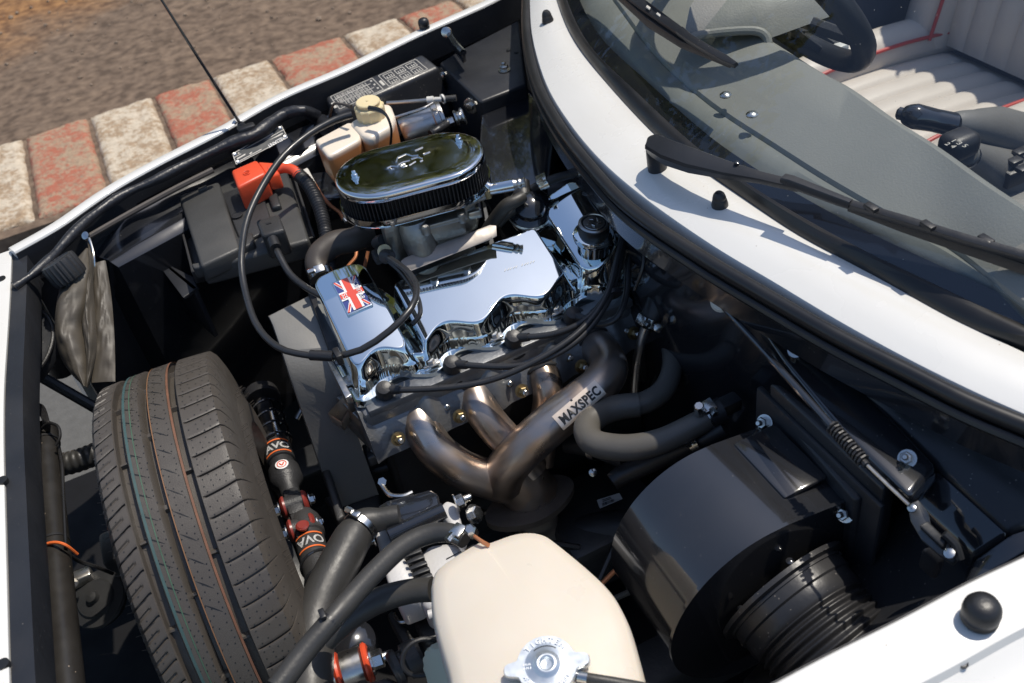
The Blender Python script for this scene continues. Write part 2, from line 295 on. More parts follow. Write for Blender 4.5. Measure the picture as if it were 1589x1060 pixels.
kerb = B(); kerb.box((2, 3.2, .042), (14, .68, .084)); kerb = kerb.done('kerb', 'dirt', kind='structure')
edges = [-2.29, -2.06, -1.83, -1.60, -1.37, -1.14, -.905, -.675, -.445, -.222, .008, .222, .445, .727, .958, 1.19, 1.42, 1.65, 1.88, 2.11, 2.34, 2.57, 2.8, 3.03, 3.26]
for k, (x0, x1) in enumerate(zip(edges, edges[1:])):
    bb = B(); q = B(); L = x1-x0-.015; n1, n2 = 14, 34
    def hh(i, j):
        x, y = i/n1, j/n2; e = min(x, 1-x)*L; f = min(y, 1-y)*.62
        d = min(e, f); return .098-.011*max(0, 1-d/.011)**2+.004*noise.noise((k*7+x*5, y*14, 0))+.0025*noise.noise((k*3+x*17, y*40, 2))
    gv = [[bb.bm.verts.new((x0+.0075+L*i/n1+.005*noise.noise((k, j*.3, i*.01)), 2.90+.60*j/n2+.008*noise.noise((k*2.2, i*.3, 4)), hh(i, j))) for i in range(n1+1)] for j in range(n2+1)]
    for j in range(n2):
        for i in range(n1): bb.face((gv[j][i], gv[j][i+1], gv[j+1][i+1], gv[j+1][i]))
    rim = [gv[0][i] for i in range(n1+1)]+[gv[j][n1] for j in range(1, n2+1)]+[gv[n2][i] for i in range(n1-1, -1, -1)]+[gv[j][0] for j in range(n2-1, 0, -1)]
    low = bb.verts([(v.co.x, v.co.y, .058) for v in rim])
    for i in range(len(rim)): bb.face((rim[i], rim[(i+1) % len(rim)], low[(i+1) % len(rim)], low[i]))
    bb.done('kerb_block', 'kred' if k % 2 == 0 else 'kwhite', kerb, label='worn red painted kerb block' if k % 2 == 0 else 'worn white painted kerb block', sharp=60)
# a wood along the far side: seen in the chrome and in the windscreen
def wood():
    rng = random.Random(11); b = B(); tb = B()
    trees = [(-1.6+i*1.7+rng.uniform(-.5, .5), 11.0+rng.uniform(-1.0, 2.2), rng.uniform(8.6, 10.2)) for i in range(13)]
    for tx, ty, th in trees:
        tb.tube([(tx, ty, 0), (tx+.1, ty, th*.4), (tx-.1, ty+.1, th*.8)], [.22, .15, .05], 7, smooth=False)
        for q in range(9):
            a = rng.uniform(0, 6.28); z0 = rng.uniform(.2, .65)*th; tb.tube([(tx, ty, z0), (tx+math.cos(a)*1.6, ty+math.sin(a)*1.6, z0+1.1)], [.06, .02], 5)
        cl = [(tx+rng.gauss(0, 1.05), ty+rng.gauss(0, 1.0), th*(.12+.85*rng.random()), rng.uniform(.5, .95)) for q in range(60)]
        for cx, cy, cz, cr in cl:
            for q in range(52):
                d = Vector((rng.gauss(0, 1), rng.gauss(0, 1), rng.gauss(0, 1))).normalized()*cr*rng.uniform(.6, 1.05); c = Vector((cx, cy, cz))+d
                u = Vector((rng.gauss(0, 1), rng.gauss(0, 1), rng.gauss(0, 1))).normalized(); v = u.orthogonal().normalized(); s_ = rng.uniform(.11, .24)
                b.face(b.verts([c+u*s_, c+v*s_*.6, c-u*s_, c-v*s_*.6]))
    M['leaf'] = mat('tree_leaves', (.19, .20, .06), .55, var=.5, vscale=1.3, trans=0); n_, l_ = nodes_of(M['leaf']); tr_ = n_.new('ShaderNodeBsdfTranslucent'); tr_.inputs[0].default_value = (.32, .34, .08, 1); mx_ = n_.new('ShaderNodeMixShader'); mx_.inputs[0].default_value = .45; l_.new(n_['Principled BSDF'].outputs[0], mx_.inputs[1]); l_.new(tr_.outputs[0], mx_.inputs[2]); l_.new(mx_.outputs[0], n_['Material Output'].inputs[0]); M['bark'] = mat('bark', (.08, .06, .045), .9, var=.3)
    o = b.done('woodland', 'leaf', kind='stuff', flat=True); tb.done('trunk', 'bark', o)
wood()
# ------------------------------------------------------------------ car body
car = thing('car', 'white car with its bonnet open over a black painted engine bay', 'car')
def sweep(path, prof, close=True):
    """path: points in plan order; prof: (outward, up) offsets; outward is to the left of travel"""
    rings = []
    for i, p in enumerate(path):
        t = (path[min(i+1, len(path)-1)]-path[max(i-1, 0)]); t.z = 0; t.normalize(); o = Vector((-t.y, t.x, 0))
        rings.append([p+o*a+UP*h for a, h in prof])
    return rings
def spline(pts, n=8):
    q = []
    for i in range(len(pts)-1):
        p0, p1, p2, p3 = pts[max(i-1, 0)], pts[i], pts[i+1], pts[min(i+2, len(pts)-1)]
        for j in range(n):
            t = j/n; q.append(.5*((2*p1)+(p2-p0)*t+(2*p0-5*p1+4*p2-p3)*t*t+(3*p1-p0-3*p2+p3)*t**3))
    return q+[pts[-1]]
WZ = .80
farw = spline(PL([(16, 386), (85, 347), (158, 297), (235, 253), (335, 202), (430, 149), (530, 106), (648, 49), (758, 0), (860, -55)], WZ), 6)
b = B(); b.loft(sweep(farw, [(-.0135, -.012), (-.013, -.002), (-.011, 0), (.005, 0), (.010, -.003), (.026, -.03), (.05, -.09), (.10, -.25), (.10, -.5), (.09, -.5), (.06, -.2), (.02, -.03)])); b.done('front_wing', 'white', car, sharp=50)
b = B(); b.loft(sweep(farw, [(-.0125, -.004), (-.0150, -.004), (-.016, -.058), (-.008, -.064), (-.006, -.13), (-.006, -.40), (.004, -.40), (.002, -.13), (-.0125, -.056)])); b.done('wing_flange', 'satin', car)
# near wing
nearw_in = PL([(1120, 1103), (1270, 1022), (1400, 957), (1500, 904), (1589, 862), (1680, 818)], WZ)
b = B(); b.loft(sweep(spline(nearw_in[::-1]), [(0, -.05), (0, -.002), (.002, 0), (.046, 0), (.052, -.002), (.055, -.010), (.080, -.022), (.16, -.03), (.26, -.07), (.32, -.2), (.34, -.55), (.33, -.55), (.25, -.10), (.05, -.03), (.008, -.05)])); b.done('front_wing', 'white', car, sharp=40)
b = B(); b.loft(sweep(spline(nearw_in[::-1]), [(-.001, -.003), (-.002, -.003), (-.004, -.09), (-.04, -.12), (-.06, -.5), (-.05, -.5), (0, -.12)])); b.done('wing_flange', 'satin', car)
# front panel
fp = spline(PL([(17, 388), (15, 440), (10, 520), (5, 600), (4, 680), (6, 780), (9, 900), (13, 1060), (20, 1200)], .79), 6)
b = B(); b.loft(sweep(fp[::-1], [(0, -.03), (0, -.002), (.003, 0), (.06, -.002), (.10, -.02), (.16, -.1), (.18, -.4), (.17, -.4), (.1, -.06), (.02, -.02)])); b.done('front_panel', 'white', car, sharp=50)
b = B(); b.loft(sweep(fp[::-1], [(-.001, -.004), (-.022, -.004), (-.024, -.035), (-.022, -.05), (-.004, -.05)])); b.done('front_crossmember', 'satin', car)
for px, py in ((3, 745), (4, 1030), (2, 432)):
    bb = B(); bb.lathe(P(px, py, .791), UP, [(.006, -.004), (.006, .0006), (.004, .0008)], 12); bb.done('panel_fixing', 'blackprint', car)
# scuttle: white panel between the bonnet seal and the windscreen
lo = PL([(822, -60), (821, 0), (825, 60), (845, 130), (880, 190), (930, 250), (1000, 310), (1100, 380), (1200, 440), (1300, 500), (1400, 555), (1500, 605), (1589, 645), (1700, 692)], .864)
hi = PL([(852, -60), (864, 0), (890, 62), (943, 131), (1021, 214), (1075, 254), (1168, 318), (1218, 352), (1260, 377), (1360, 430), (1461, 486), (1520, 515), (1589, 547), (1700, 600)], .874)
lo, hi = spline(lo, 6), spline(hi, 6)
b = B(); rings = []
for a, c in zip(lo, hi):
    d = c-a; rings.append([a+UP*-.03+d*.02, a+UP*-.004, a+d*.03, a+d*.25+UP*.004, a+d*.5+UP*.006, a+d*.75+UP*.005, c, c+UP*-.02+d*.05, a+d*.3+UP*-.03])
b.loft(rings); b.done('scuttle_panel', 'white', car, sharp=40)
sl = spline(PL([(818, -60), (817, 0), (818, 60), (834, 130), (869, 197), (917, 260), (978, 324), (1085, 397), (1187, 458), (1297, 521), (1400, 573), (1500, 623), (1589, 660), (1700, 705)], .858), 6)
b = B(); b.tube(sl, .0085, 12, smooth=False); b.tube([p+Vector((-.007, -.005, -.012)) for p in sl], .005, 8, smooth=False); b.done('bonnet_seal', 'seal', car)
# bulkhead below the seal
b = B(); b.loft([[p+Vector((.004, 0, -.010)), p+Vector((-.006, -.002, -.018)), p+Vector((-.005, -.002, -.05)), p+Vector((.03, 0, -.09)), p+Vector((.035, 0, -.65)), p+Vector((.05, 0, -.65)), p+Vector((.05, 0, -.02))] for p in sl]); b.done('bulkhead', 'black', car)
# windscreen rubber, frit band and glass
s0 = hi; g1 = spline(PL([(868, -60), (880, 0), (915, 70), (987, 142), (1068, 217), (1135, 268), (1218, 321), (1320, 378), (1427, 430), (1520, 474), (1589, 504), (1700, 556)], .889), 6)
b = B(); b.loft([[a+UP*-.012, a+UP*.002, a.lerp(c, .15)+UP*.006, a.lerp(c, .5)+UP*.007, a.lerp(c, .85)+UP*.003, c, c+UP*-.02] for a, c in zip(s0, g1)]); b.done('windscreen_seal', 'seal', car)
RAKE = Vector((.86, 0, .51)).normalized()
def gl(p, d): return p+RAKE*d*Vector((1, 0, 1)).length/1.0
b = B(); b.loft([[gl(c, -.004)+UP*-.004, gl(c, -.004)+UP*-.002, gl(c, .015)+UP*-.002, gl(c, .015)+UP*-.004] for c in g1]); b.done('windscreen_frit', mat('black_frit', (.012, .013, .018), .12), car)
b = B(); n = 8
top = [Vector((1.18+(p.x-.6)*.55, .93+(p.y-.93)*.88, 1.235)) for p in g1]
rows = [[a.lerp(t, k/n)+Vector((0, 0, .03*math.sin(math.pi*k/n))) for a, t in zip(g1, top)] for k in range(n+1)]
b.loft(rows, close=False); wg = b.done('windscreen', 'glass', car, sharp=180)
b = B(); b.tube(top, .024, 10, smooth=False); b.tube([g1[0], rows[4][0], top[0]], .022, 10); b.tube([g1[-1], rows[4][-1], top[-1]], .022, 10); b.done('windscreen_frame', 'seal', car)
# inner wing on the far side: glossy ledge and wall
led_o = PL([(120, 372), (200, 332), (300, 280), (400, 230), (480, 192), (580, 146), (700, 95)], .750)
led_i = PL([(150, 398), (168, 404), (276, 346), (350, 300), (460, 240), (560, 190), (700, 130)], .722)
b = B(); b.loft([[o_+UP*.01, o_, i_+Vector((0, .004, .001)), i_, i_+Vector((.01, -.01, -.012)), i_+Vector((.01, -.02, -.45)), i_+Vector((.01, 0, -.45)), o_+UP*-.3] for o_, i_ in zip(led_o, led_i)]); b.done('inner_wing', 'black', car)
b = B(); b.prism(PL([(236, 398), (300, 430), (306, 446), (284, 462)], .665), .006, .001, dirv=(.3, .2, -1)); b.prism(PL([(238, 398), (243, 396), (306, 446), (300, 450)], .665), .10, .001); b.done('battery_tray_bracket', 'satin', car)
# inner panel beside the wheel, with two rivets
a_, c_, d_, e_ = P(168, 407, .72), P(276, 349, .72), P(330, 560, .42), P(178, 590, .42)
b = B(); b.prism([a_, c_, d_, e_], .02, .004, dirv=(.1, .6, -.2)); b.done('inner_panel', 'satin', car)
qd = quad([a_, c_, d_, e_]); nrm = (c_-a_).cross(e_-a_).normalized(); nrm = nrm if nrm.y < 0 else -nrm
for px, py in ((240, 492), (247, 509)):
    p = P(px, py, .53); bb = B(); t = (a_-p).dot(nrm)/( (CM @ Vector(((px-CX)/F, (py-CY)/F, 1))).dot(nrm)); p = p+(CM @ Vector(((px-CX)/F, (py-CY)/F, 1)))*t
    bb.lathe(p, nrm, [(.005, -.001), (.005, .001), (.003, .003), (.0015, .0032)], 14); bb.done('rivet', 'steel', car)
# floor of the bay, chassis rails and cross tube
b = B(); b.box((.0, .93, .19), (1.9, 1.3, .02)); b.done('undertray', 'pit', car)
b = B(); b.box((.2, 1.22, .30), (1.1, .07, .09), bevel=.008); b.done('chassis_rail', 'iron', car)
b = B(); b.box((.25, .62, .27), (1.0, .07, .09), bevel=.008); b.done('chassis_rail', 'iron', car)
b = B(); tubepx(b, [(14, 556, .66, 9), (150, 634, .55, 9)], 10, smooth=False); b.done('front_strut', 'satin', car)
# near-side bulkhead pieces: dusty sloping panel, diagonal strengthener, boxed corner
b = B(); b.prism(PL([(1122, 425, .79), (1150, 470, .77), (1300, 590, .74), (1240, 650, .60), (1150, 690, .50), (1050, 640, .48), (1090, 520, .66)], 0), .012, .003, dirv=(.6, 0, -.4)); b.done('bulkhead_side_panel', 'dusty', car)
b = B(); b.prism([*PL([(1140, 452), (1222, 520), (1330, 590), (1452, 722), (1412, 772), (1300, 665), (1215, 560)], .785)], .03, .006, dirv=(.3, 0, -1)); b.done('bulkhead_strengthener', 'black', car)
b = B(); b.prism(PL([(1313, 583, .792), (1400, 632, .792), (1500, 677, .79), (1600, 722, .79), (1640, 800, .755), (1565, 826, .752), (1452, 722, .768)], 0), .06, .006, dirv=(.15, 0, -1)); b.done('corner_box', 'dusty', car)
cb = [P(1452, 724, .766), P(1568, 828, .750), P(1512, 866, .725), P(1410, 774, .735)]
b = B(); b.prism(cb, .18, .006, dirv=(.2, .0, -1)); b.done('corner_box_face', 'black', car)
b = B(); b.prism([P(1568, 829, .749), P(1640, 803, .754), P(1600, 850, .745), P(1490, 915, .72), P(1512, 868, .724)], .12, .004, dirv=(.1, 0, -1)); b.done('corner_box_end', 'black', car)
b = B(); b.prism(PL([(1330, 860), (1412, 775), (1512, 866), (1490, 915), (1500, 935), (1220, 1085), (1150, 1040)], .0) if 0 else [P(1330, 860, .56), P(1412, 775, .70), P(1512, 868, .70), P(1496, 918, .70), P(1220, 1075, .66), P(1150, 1060, .50)], .02, .004, dirv=(.4, 0, -.6)); b.done('wheel_arch_panel', 'dusty', car)
for px, py, z in ((1235, 543, .79), (1408, 712, .787)):
    bb = B(); bb.hexnut(P(px, py, z), Vector((-.55, -.25, .75)), .0062, .008, .008); bb.done('stud_nut', 'steel', car)
# far rear corner: boxed hinge mounting with bolts
CZ = .765
ct = PL([(681, 97), (712, 78), (805, 30), (818, 130), (745, 158)], CZ)
b = B(); b.prism(ct, .26, .006, dirv=(0.02, .06, -1)); b.done('hinge_box', 'satin', car)
b = B(); o_ = P(790, 250, .60); b.lathe(o_+Vector((0, .03, -.25)), (0, .05, 1), [(.045, 0), (.047, .26), (.044, .31), (.034, .345), (.015, .36)], 28); b.done('bulkhead_pressing', 'black', car)
b = B(); b.prism(PL([(745, 160), (818, 133), (862, 185), (850, 290), (738, 290)], .74), .3, .008, dirv=(.25, .1, -1)); b.done('bulkhead_corner', 'black', car)
nn = Vector((-.75, -.6, .15))
for px, py, z in ((687, 117, .745), (731, 164, .742)):
    bb = B(); p = P(px, py, z); bb.lathe(p, nn, [(.014, -.01), (.014, .002), (.009, .003)], 20); bb.lathe(p+nn*.003, nn, [(.0075, 0), (.0075, .006), (.005, .007)], 6); bb.done('hinge_bolt', 'steel', car)
bb = B(); bb.hexnut(P(783, 109, CZ+.001), UP, .0075, .008, .008); bb.done('stud_nut', 'steel', car)
bb = B(); [bb.lathe(P(px, py, CZ+.001), UP, [(.004, 0), (.004, .001), (.002, .0015)], 10) for px, py in ((789, 78), (801, 81))]; bb.done('rivet', 'blackprint', car)
# hinge arm
hg = thing('hinge_arm', 'black pressed hinge arm on the far wing flange behind the fuse box', 'hinge')
b = B(); b.prism(PL([(690, 50), (697, 46), (722, 80), (716, 84)], .80), .02, .003); b.tube(PL([(694, 48), (705, 66), (719, 82)], .808), .006, 10); b.done('arm', 'black', hg)
b = B(); b.lathe(P(693, 50, .812), (-.5, -.6, .4), [(.009, -.004), (.009, .004), (.004, .006)], 16); b.done('pivot', 'steel', hg)

# ------------------------------------------------------------------ rubber stops
def stop(name, label, p, r, h, group, prof, ax=UP):
    b = B(); b.lathe(p, ax, [(r*a, h*c) for a, c in prof], 32); o = b.done(name, 'rubber', None, label, 'rubber stop', group); return o
dome = [(.8, -.08), (.92, .02), (1, .12), (.93, .2), (.92, .24), (1.0, .32), (1.02, .5), (.97, .7), (.8, .88), (.5, .97), (.2, 1), (0, 1)]
stop('bonnet_stop', 'large round black rubber bonnet stop on the near white wing', P(1519, 962, WZ), .0148, .026, 'round bonnet stops', dome)
stop('bonnet_stop', 'round black rubber bonnet stop on the far white wing before the kerb', P(659, 44, WZ), .0105, .02, 'round bonnet stops', dome)
cone = [(1, -.05), (1, .12), (.93, .3), (.90, .34), (.93, .38), (.8, .6), (.74, .64), (.76, .7), (.62, .88), (.4, .98), (0, 1)]
stop('washer_jet', 'ribbed black rubber cone on the white scuttle below the lower wiper', P(1118, 327, .868), .0105, .027, 'rubber cones on the scuttle', cone, Vector((-.1, 0, 1)))
stop('washer_jet', 'black rubber cone on the narrow far end of the white scuttle', P(852, 41, .866), .0105, .028, 'rubber cones on the scuttle', cone, Vector((-.1, 0, 1)))

for px, py in ((1516, 1010), (1494, 1030)):
    b = B(); b.lathe(P(px, py, .7935), (.05, -.25, 1), [(.0042, -.001), (.0042, .0012), (.0030, .0014), (.0028, .0002), (0, 0)], 16); b.done('panel_hole', 'blackprint', car)
# ------------------------------------------------------------------ wipers
wp = thing('windscreen_wiper', 'black wiper pivoting in the middle of the white scuttle, blade across the glass', 'wiper', 'windscreen wipers')
pv = P(1029, 250, .868)
b = B(); b.lathe(pv, UP, [(.0155, -.005), (.015, .004), (.0125, .007), (.0115, .020), (.013, .022)], 28); b.done('spindle', 'rubber', wp)
h0 = P(1014, 224, .91)
b = B(); arm = [(h0, .024, .018), (P(1040, 237, .914), .028, .018), (P(1075, 249, .918), .027, .016), (P(1130, 264, .922), .019, .012), (P(1180, 275, .925), .012, .009), (P(1240, 289, .927), .011, .008)]
def flatbar(b, secs, up=UP):
    rings = []
    for i, (p, w, h) in enumerate(secs):
        t = (secs[min(i+1, len(secs)-1)][0]-secs[max(i-1, 0)][0]).normalized(); s = t.cross(up).normalized(); u = s.cross(t)
        rings.append([p+s*w/2*a+u*h/2*c for a, c in ((-1, -.9), (-1, .5), (-.8, .9), (-.3, 1), (.3, 1), (.8, .9), (1, .5), (1, -.9))])
    b.loft(rings); return b
flatbar(b, arm, Vector((-.35, -.2, .9))); b.lathe(h0+Vector((.004, 0, -.028)), UP, [(.012, -.01), (.013, .01), (.0135, .026), (.011, .034), (.005, .037)], 24); b.done('arm', 'satin', wp)
b = B(); flatbar(b, [(P(1236, 288, .930), .008, .008), (P(1300, 311, .932), .008, .009), (P(1400, 341, .935), .009, .009), (P(1500, 372, .938), .009, .009), (P(1640, 412, .94), .009, .009)], Vector((-.4, -.1, .9)))
flatbar(b, [(P(1215, 276, .936), .012, .006), (P(1228, 280, .936), .012, .008), (P(1320, 316, .935), .008, .008)]); b.done('blade_carrier', 'satin', wp)
b = B(); flatbar(b, [(P(1318, 320, .928), .006, .010), (P(1400, 350, .926), .007, .012), (P(1500, 384, .926), .008, .012), (P(1640, 432, .926), .008, .012)]); b.done('rubber_blade', 'rubber', wp)
bb = B(); bb.lathe(P(1143, 254, .931), UP, [(.003, 0), (.003, .002), (.001, .003)], 10); bb.done('rivet', 'black', wp)
for px, py in ((1352, 322), (1440, 350), (1530, 372)):
    fm = B(); fm.box(P(px, py, .941), (.008, .015, .005), bevel=.001); fm.done('blade_yoke', 'rubber', wp)
w2 = thing('windscreen_wiper', 'black slotted wiper blade ending on the grey dashboard at the top of the glass', 'wiper', 'windscreen wipers')
b = B(); flatbar(b, [(P(920, -50, .955), .015, .007), (P(1000, 10, .967), .015, .007), (P(1056, 50, .975), .012, .008)], Vector((-.4, -.1, .9))); flatbar(b, [(P(1056, 49, .976), .012, .010), (P(1070, 60, .978), .010, .010), (P(1100, 78, .98), .010, .008), (P(1125, 92, .982), .010, .008), (P(1142, 101, .983), .006, .006)], Vector((-.4, -.1, .9))); b.done('blade_carrier', 'satin', w2)
b = B(); flatbar(b, [(P(930, -35, .95), .008, .010), (P(1010, 36, .958), .009, .012), (P(1060, 68, .966), .008, .010), (P(1135, 100, .975), .006, .008)]); b.done('rubber_blade', 'rubber', w2)
b = B()
for px, py in ((1006, 12), (1022, 23), (1040, 35)): q_ = P(px, py, .974); b.box(q_, (.011, .006, .002), ((P(px+12, py+9, .974)-q_).normalized(), (P(px-9, py+12, .974)-q_).normalized(), UP), .0005)
b.done('slot', 'print', w2)

# ------------------------------------------------------------------ interior seen through the glass
d0 = spline(PL([(915, -50), (957, 7), (1018, 87), (1101, 161), (1202, 228), (1282, 279), (1380, 335), (1474, 384), (1561, 452), (1640, 510)], .905), 5)
f0 = spline(PL([(890, -20), (915, 45), (975, 118), (1050, 190), (1140, 255), (1225, 310), (1330, 362), (1440, 420), (1575, 480), (1680, 530)], .884), 5)
k0 = spline(PL([(1070, -60), (1110, -10), (1150, 40), (1187, 60), (1260, 106), (1311, 134), (1380, 183), (1451, 228), (1535, 288), (1640, 355)], .945), 5)
b = B(); b.loft([[f+UP*-.03, f, f.lerp(d, .35)+UP*.006, f.lerp(d, .7)+UP*.005, d+UP*-.003, d+UP*-.03] for f, d in zip(f0, d0)]); b.done('dash_roll', 'dashskin', car)
b = B(); b.loft([[d+UP*-.03, d+UP*-.005, d.lerp(k, .03)+UP*.001, d.lerp(k, .5)+UP*.004, k+Vector((-.004, 0, .001)), k, k+Vector((.012, 0, -.008)), k+Vector((.02, 0, -.06)), k+Vector((.03, 0, -.22)), k+Vector((-.05, 0, -.22))] for d, k in zip(d0, k0)]); b.done('dashboard', 'dash', car)
for px, py in ((1126, 148), (1167, 178)):
    bb = B(); p = P(px, py, .927); bb.lathe(p, UP, [(.0075, -.001), (.0075, .001), (.0055, .003), (.002, .004)], 20); bb.box(p+UP*.004, (.006, .0012, .0006)); bb.done('dash_screw', 'steel', car)
bn = thing('instrument_binnacle', 'dark grey instrument binnacle hood on the dashboard behind the upper wiper', 'instrument binnacle')
b = B(); hood = [(P(1060, 62, .95), P(1095, -30, .985)), (P(1105, 52, .955), P(1140, -40, .995)), (P(1160, 47, .955), P(1200, -40, .995)), (P(1188, 62, .945), P(1230, -20, .985))]
b.loft([[a_, a_.lerp(c_, .3)+UP*.02, c_, c_+Vector((.12, 0, 0)), a_+Vector((.14, 0, 0))] for a_, c_ in hood]); b.done('hood', 'dash', bn, sharp=60)
b = B(); b.tube(PL([(1065, 64, .95), (1085, 55, .955), (1130, 49, .957), (1172, 48, .956), (1188, 56, .95), (1192, 68, .942)], 0), .006, 10); b.done('hood_lip', 'dash', bn)
sw = thing('steering_wheel', 'black steering wheel behind the dashboard', 'steering wheel')
swc = P(1192, -25, .97); swn = Vector((.80, .02, .60)).normalized(); swx = Vector((0, 1, 0)); swx = (swx-swn*swx.dot(swn)).normalized(); swy = swn.cross(swx)
b = B(); b.loft([[swc+(swx*math.cos(a)+swy*math.sin(a))*(.165+.015*math.cos(t))+swn*.017*math.sin(t) for t in (6.2832*j/14 for j in range(14))] for a in (6.2832*k/64 for k in range(65))], caps=False); b.done('rim', 'rubber', sw)
for a in (-.35, math.pi+.35, -math.pi/2):
    b = B(); dd = swx*math.cos(a)+swy*math.sin(a); flatbar(b, [(swc+dd*.03-swn*.02, .045, .015), (swc+dd*.10-swn*.012, .03, .012), (swc+dd*.16, .028, .012)], swn); b.done('spoke', 'plastic', sw)
b = B(); b.lathe(swc-swn*.10, swn, [(.03, 0), (.04, .04), (.055, .075), (.05, .09), (0, .092)], 24); b.done('hub', 'plastic', sw)
cs = thing('column_stalk', 'black control stalk with pale square tip beneath the steering wheel', 'control stalk')
b = B(); b.tube(PL([(1225, 50, .86), (1262, 50, .85), (1285, 62, .84), (1302, 74, .83)], 0), [.010, .010, .008, .008], 10); b.done('stem', 'plastic', cs)
b = B(); b.box(P(1304, 76, .83), (.02, .018, .018), bevel=.004); b.done('tip', 'pale', cs)
st = thing('driver_seat', 'pale grey pleated leather seat with red piping behind the dashboard', 'seat')
# cushion: rolls running fore and aft
def pleats(b, c00, c10, c11, c01, n, bulge, nrm, thick):
    q = quad([c00, c10, c11, c01]); rings = []
    for i in range(n*8+1):
        u = i/(n*8); hgt = bulge*abs(math.sin(math.pi*n*u))**.55; rings.append([q(u, v)+nrm*(hgt*min(1, v*12, (1-v)*12)+.012*math.sin(math.pi*v)) for v in (j/14 for j in range(15))]+[q(u, 1)-nrm*thick, q(u, 0)-nrm*thick])
    b.loft(rings)
SZ = .50
s00, s10, s11, s01 = Vector((1.16, 1.06, SZ)), Vector((1.16, 1.54, SZ)), Vector((1.62, 1.54, SZ-.03)), Vector((1.62, 1.06, SZ-.03))
b = B(); pleats(b, s00+Vector((0, .07, 0)), s10-Vector((0, .07, 0)), s11-Vector((0, .07, 0)), s01+Vector((0, .07, 0)), 6, .012, UP, .10); b.done('cushion', 'leather', st)
for ya in (1.095, 1.505):
    b = B(); b.tube([(1.15, ya, SZ-.03), (1.25, ya, SZ+.01), (1.45, ya, SZ+.015), (1.66, ya, SZ)], [.045, .05, .05, .045], 16); b.done('bolster', 'leather', st)
    b = B(); yb = ya+(.046 if ya < 1.3 else -.046); b.tube([(1.14, yb, SZ+.008), (1.25, yb, SZ+.042), (1.45, yb, SZ+.044), (1.64, yb, SZ+.022)], .004, 8); b.done('piping', 'redpipe', st)
nb = Vector((-.97, 0, .25))
b = B(); pleats(b, Vector((1.59, 1.13, .50)), Vector((1.59, 1.47, .50)), Vector((1.75, 1.47, 1.15)), Vector((1.75, 1.13, 1.15)), 6, .012, nb, .10); b.done('backrest', 'leather', st)
for ya in (1.095, 1.505):
    b = B(); b.tube([(1.57, ya, .50), (1.63, ya, .74), (1.69, ya, 1.0), (1.73, ya, 1.15)], [.05, .055, .055, .05], 16); b.done('bolster', 'leather', st)
    if ya < 1.3: continue
    b = B(); yb = ya+(.05 if ya < 1.3 else -.05); b.tube([(1.535, yb, .53), (1.59, yb, .76), (1.65, yb, 1.01), (1.70, yb, 1.16)], .004, 8); b.done('piping', 'redpipe', st)
b = B(); b.box((1.5, .93, .22), (1.3, 1.5, .03)); b.box((1.35, 1.62, .45), (1.3, .04, .62)); b.box((2.02, .93, .6), (.04, 1.4, .9)); b.box((.74, .93, .45), (.03, 1.3, .5)); b.box((1.35, .24, .45), (1.3, .04, .62)); b.done('cabin_trim', 'carpet', car)
b = B(); b.box((2.25, .93, 1.28), (.62, 1.35, .03), bevel=.012); b.box((2.5, .93, 1.0), (.03, 1.35, .55), (Vector((.95, 0, .3)), Vector((0, 1, 0)), Vector((-.3, 0, .95)))); b.done('hood', 'carpet', car)  # unseen panel, added to shade the seat and block the sky behind it
cn = thing('centre_console', 'dark centre console between the seats carrying the levers', 'console')
b = B(); b.box((1.3, .93, .40), (.95, .17, .34), bevel=.03); b.box((1.62, .94, .60), (.25, .16, .06), bevel=.025); b.done('console_body', 'greyleather', cn)
b = B(); b.box(P(1572, 255, .60), (.09, .07, .03), bevel=.004); b.done('switch_panel', 'plastic', cn)
for i, (px, py) in enumerate(((1583, 236), (1575, 250), (1588, 262))):
    b = B(); b.box(P(px, py, .625), (.022, .016, .008), bevel=.002); b.done('switch', 'rubber', cn)
hb = thing('handbrake', 'black handbrake lever with grey stitched gaiter above the seat cushion edge', 'handbrake')
b = B(); b.tube(PL([(1404, 178, .72), (1420, 181, .72), (1450, 187, .71), (1480, 194, .70)], 0), [.014, .020, .018, .019], 16); b.lathe(P(1404, 178, .72), P(1398, 176, .722)-P(1420, 181, .72), [(.010, 0), (.010, .010), (.006, .013)], 14)
b.done('grip', 'black', hb)
b = B(); b.tube(PL([(1478, 192, .70), (1510, 196, .68), (1545, 205, .63), (1580, 220, .58)], 0), [.018, .026, .042, .05], 16); b.done('gaiter', 'greyleather', hb)
gs = thing('gear_lever', 'black gear knob with grey leather gaiter below the handbrake', 'gear lever')
b = B(); kn = P(1488, 224, .70); b.box(kn, (.055, .045, .04), bevel=.014, seg=4); b.done('knob', 'rubber', gs)
text('1 3 5\n2 4', .013, P(1474, 219, .7205), P(1510, 235, .72)-P(1474, 219, .72), P(1480, 200, .72)-P(1474, 219, .72), 'print', gs, 'shift_pattern')
b = B(); b.tube([P(1500, 238, .68), P(1522, 256, .62), P(1550, 275, .57), P(1562, 284, .54)], [.016, .034, .05, .055], 16); b.done('gaiter', 'greyleather', gs)
b = B(); b.lathe(P(1502, 243, .672), P(1488, 224, .70)-P(1522, 256, .62), [(.019, -.003), (.020, 0), (.019, .003)], 16); b.done('collar', 'steel', gs)
# ------------------------------------------------------------------ engine
eng = thing('engine', 'dark engine block and grey cylinder head under the chrome rocker cover', 'engine')
b = B(); b.box((.31, 1.04, .45), (.40, .20, .30), bevel=.015); b.box((.29, 1.03, .27), (.36, .16, .10), bevel=.02); b.done('engine_block', 'iron', eng)
PX = [.130, .225, .320, .415]; pw = 2*math.pi/.095
def lob(x): return math.cos(pw*(x-.130))
b = B(); top, bot = [], []
b.box((.295, 1.03, .628), (.405, .19, .05), bevel=.006)
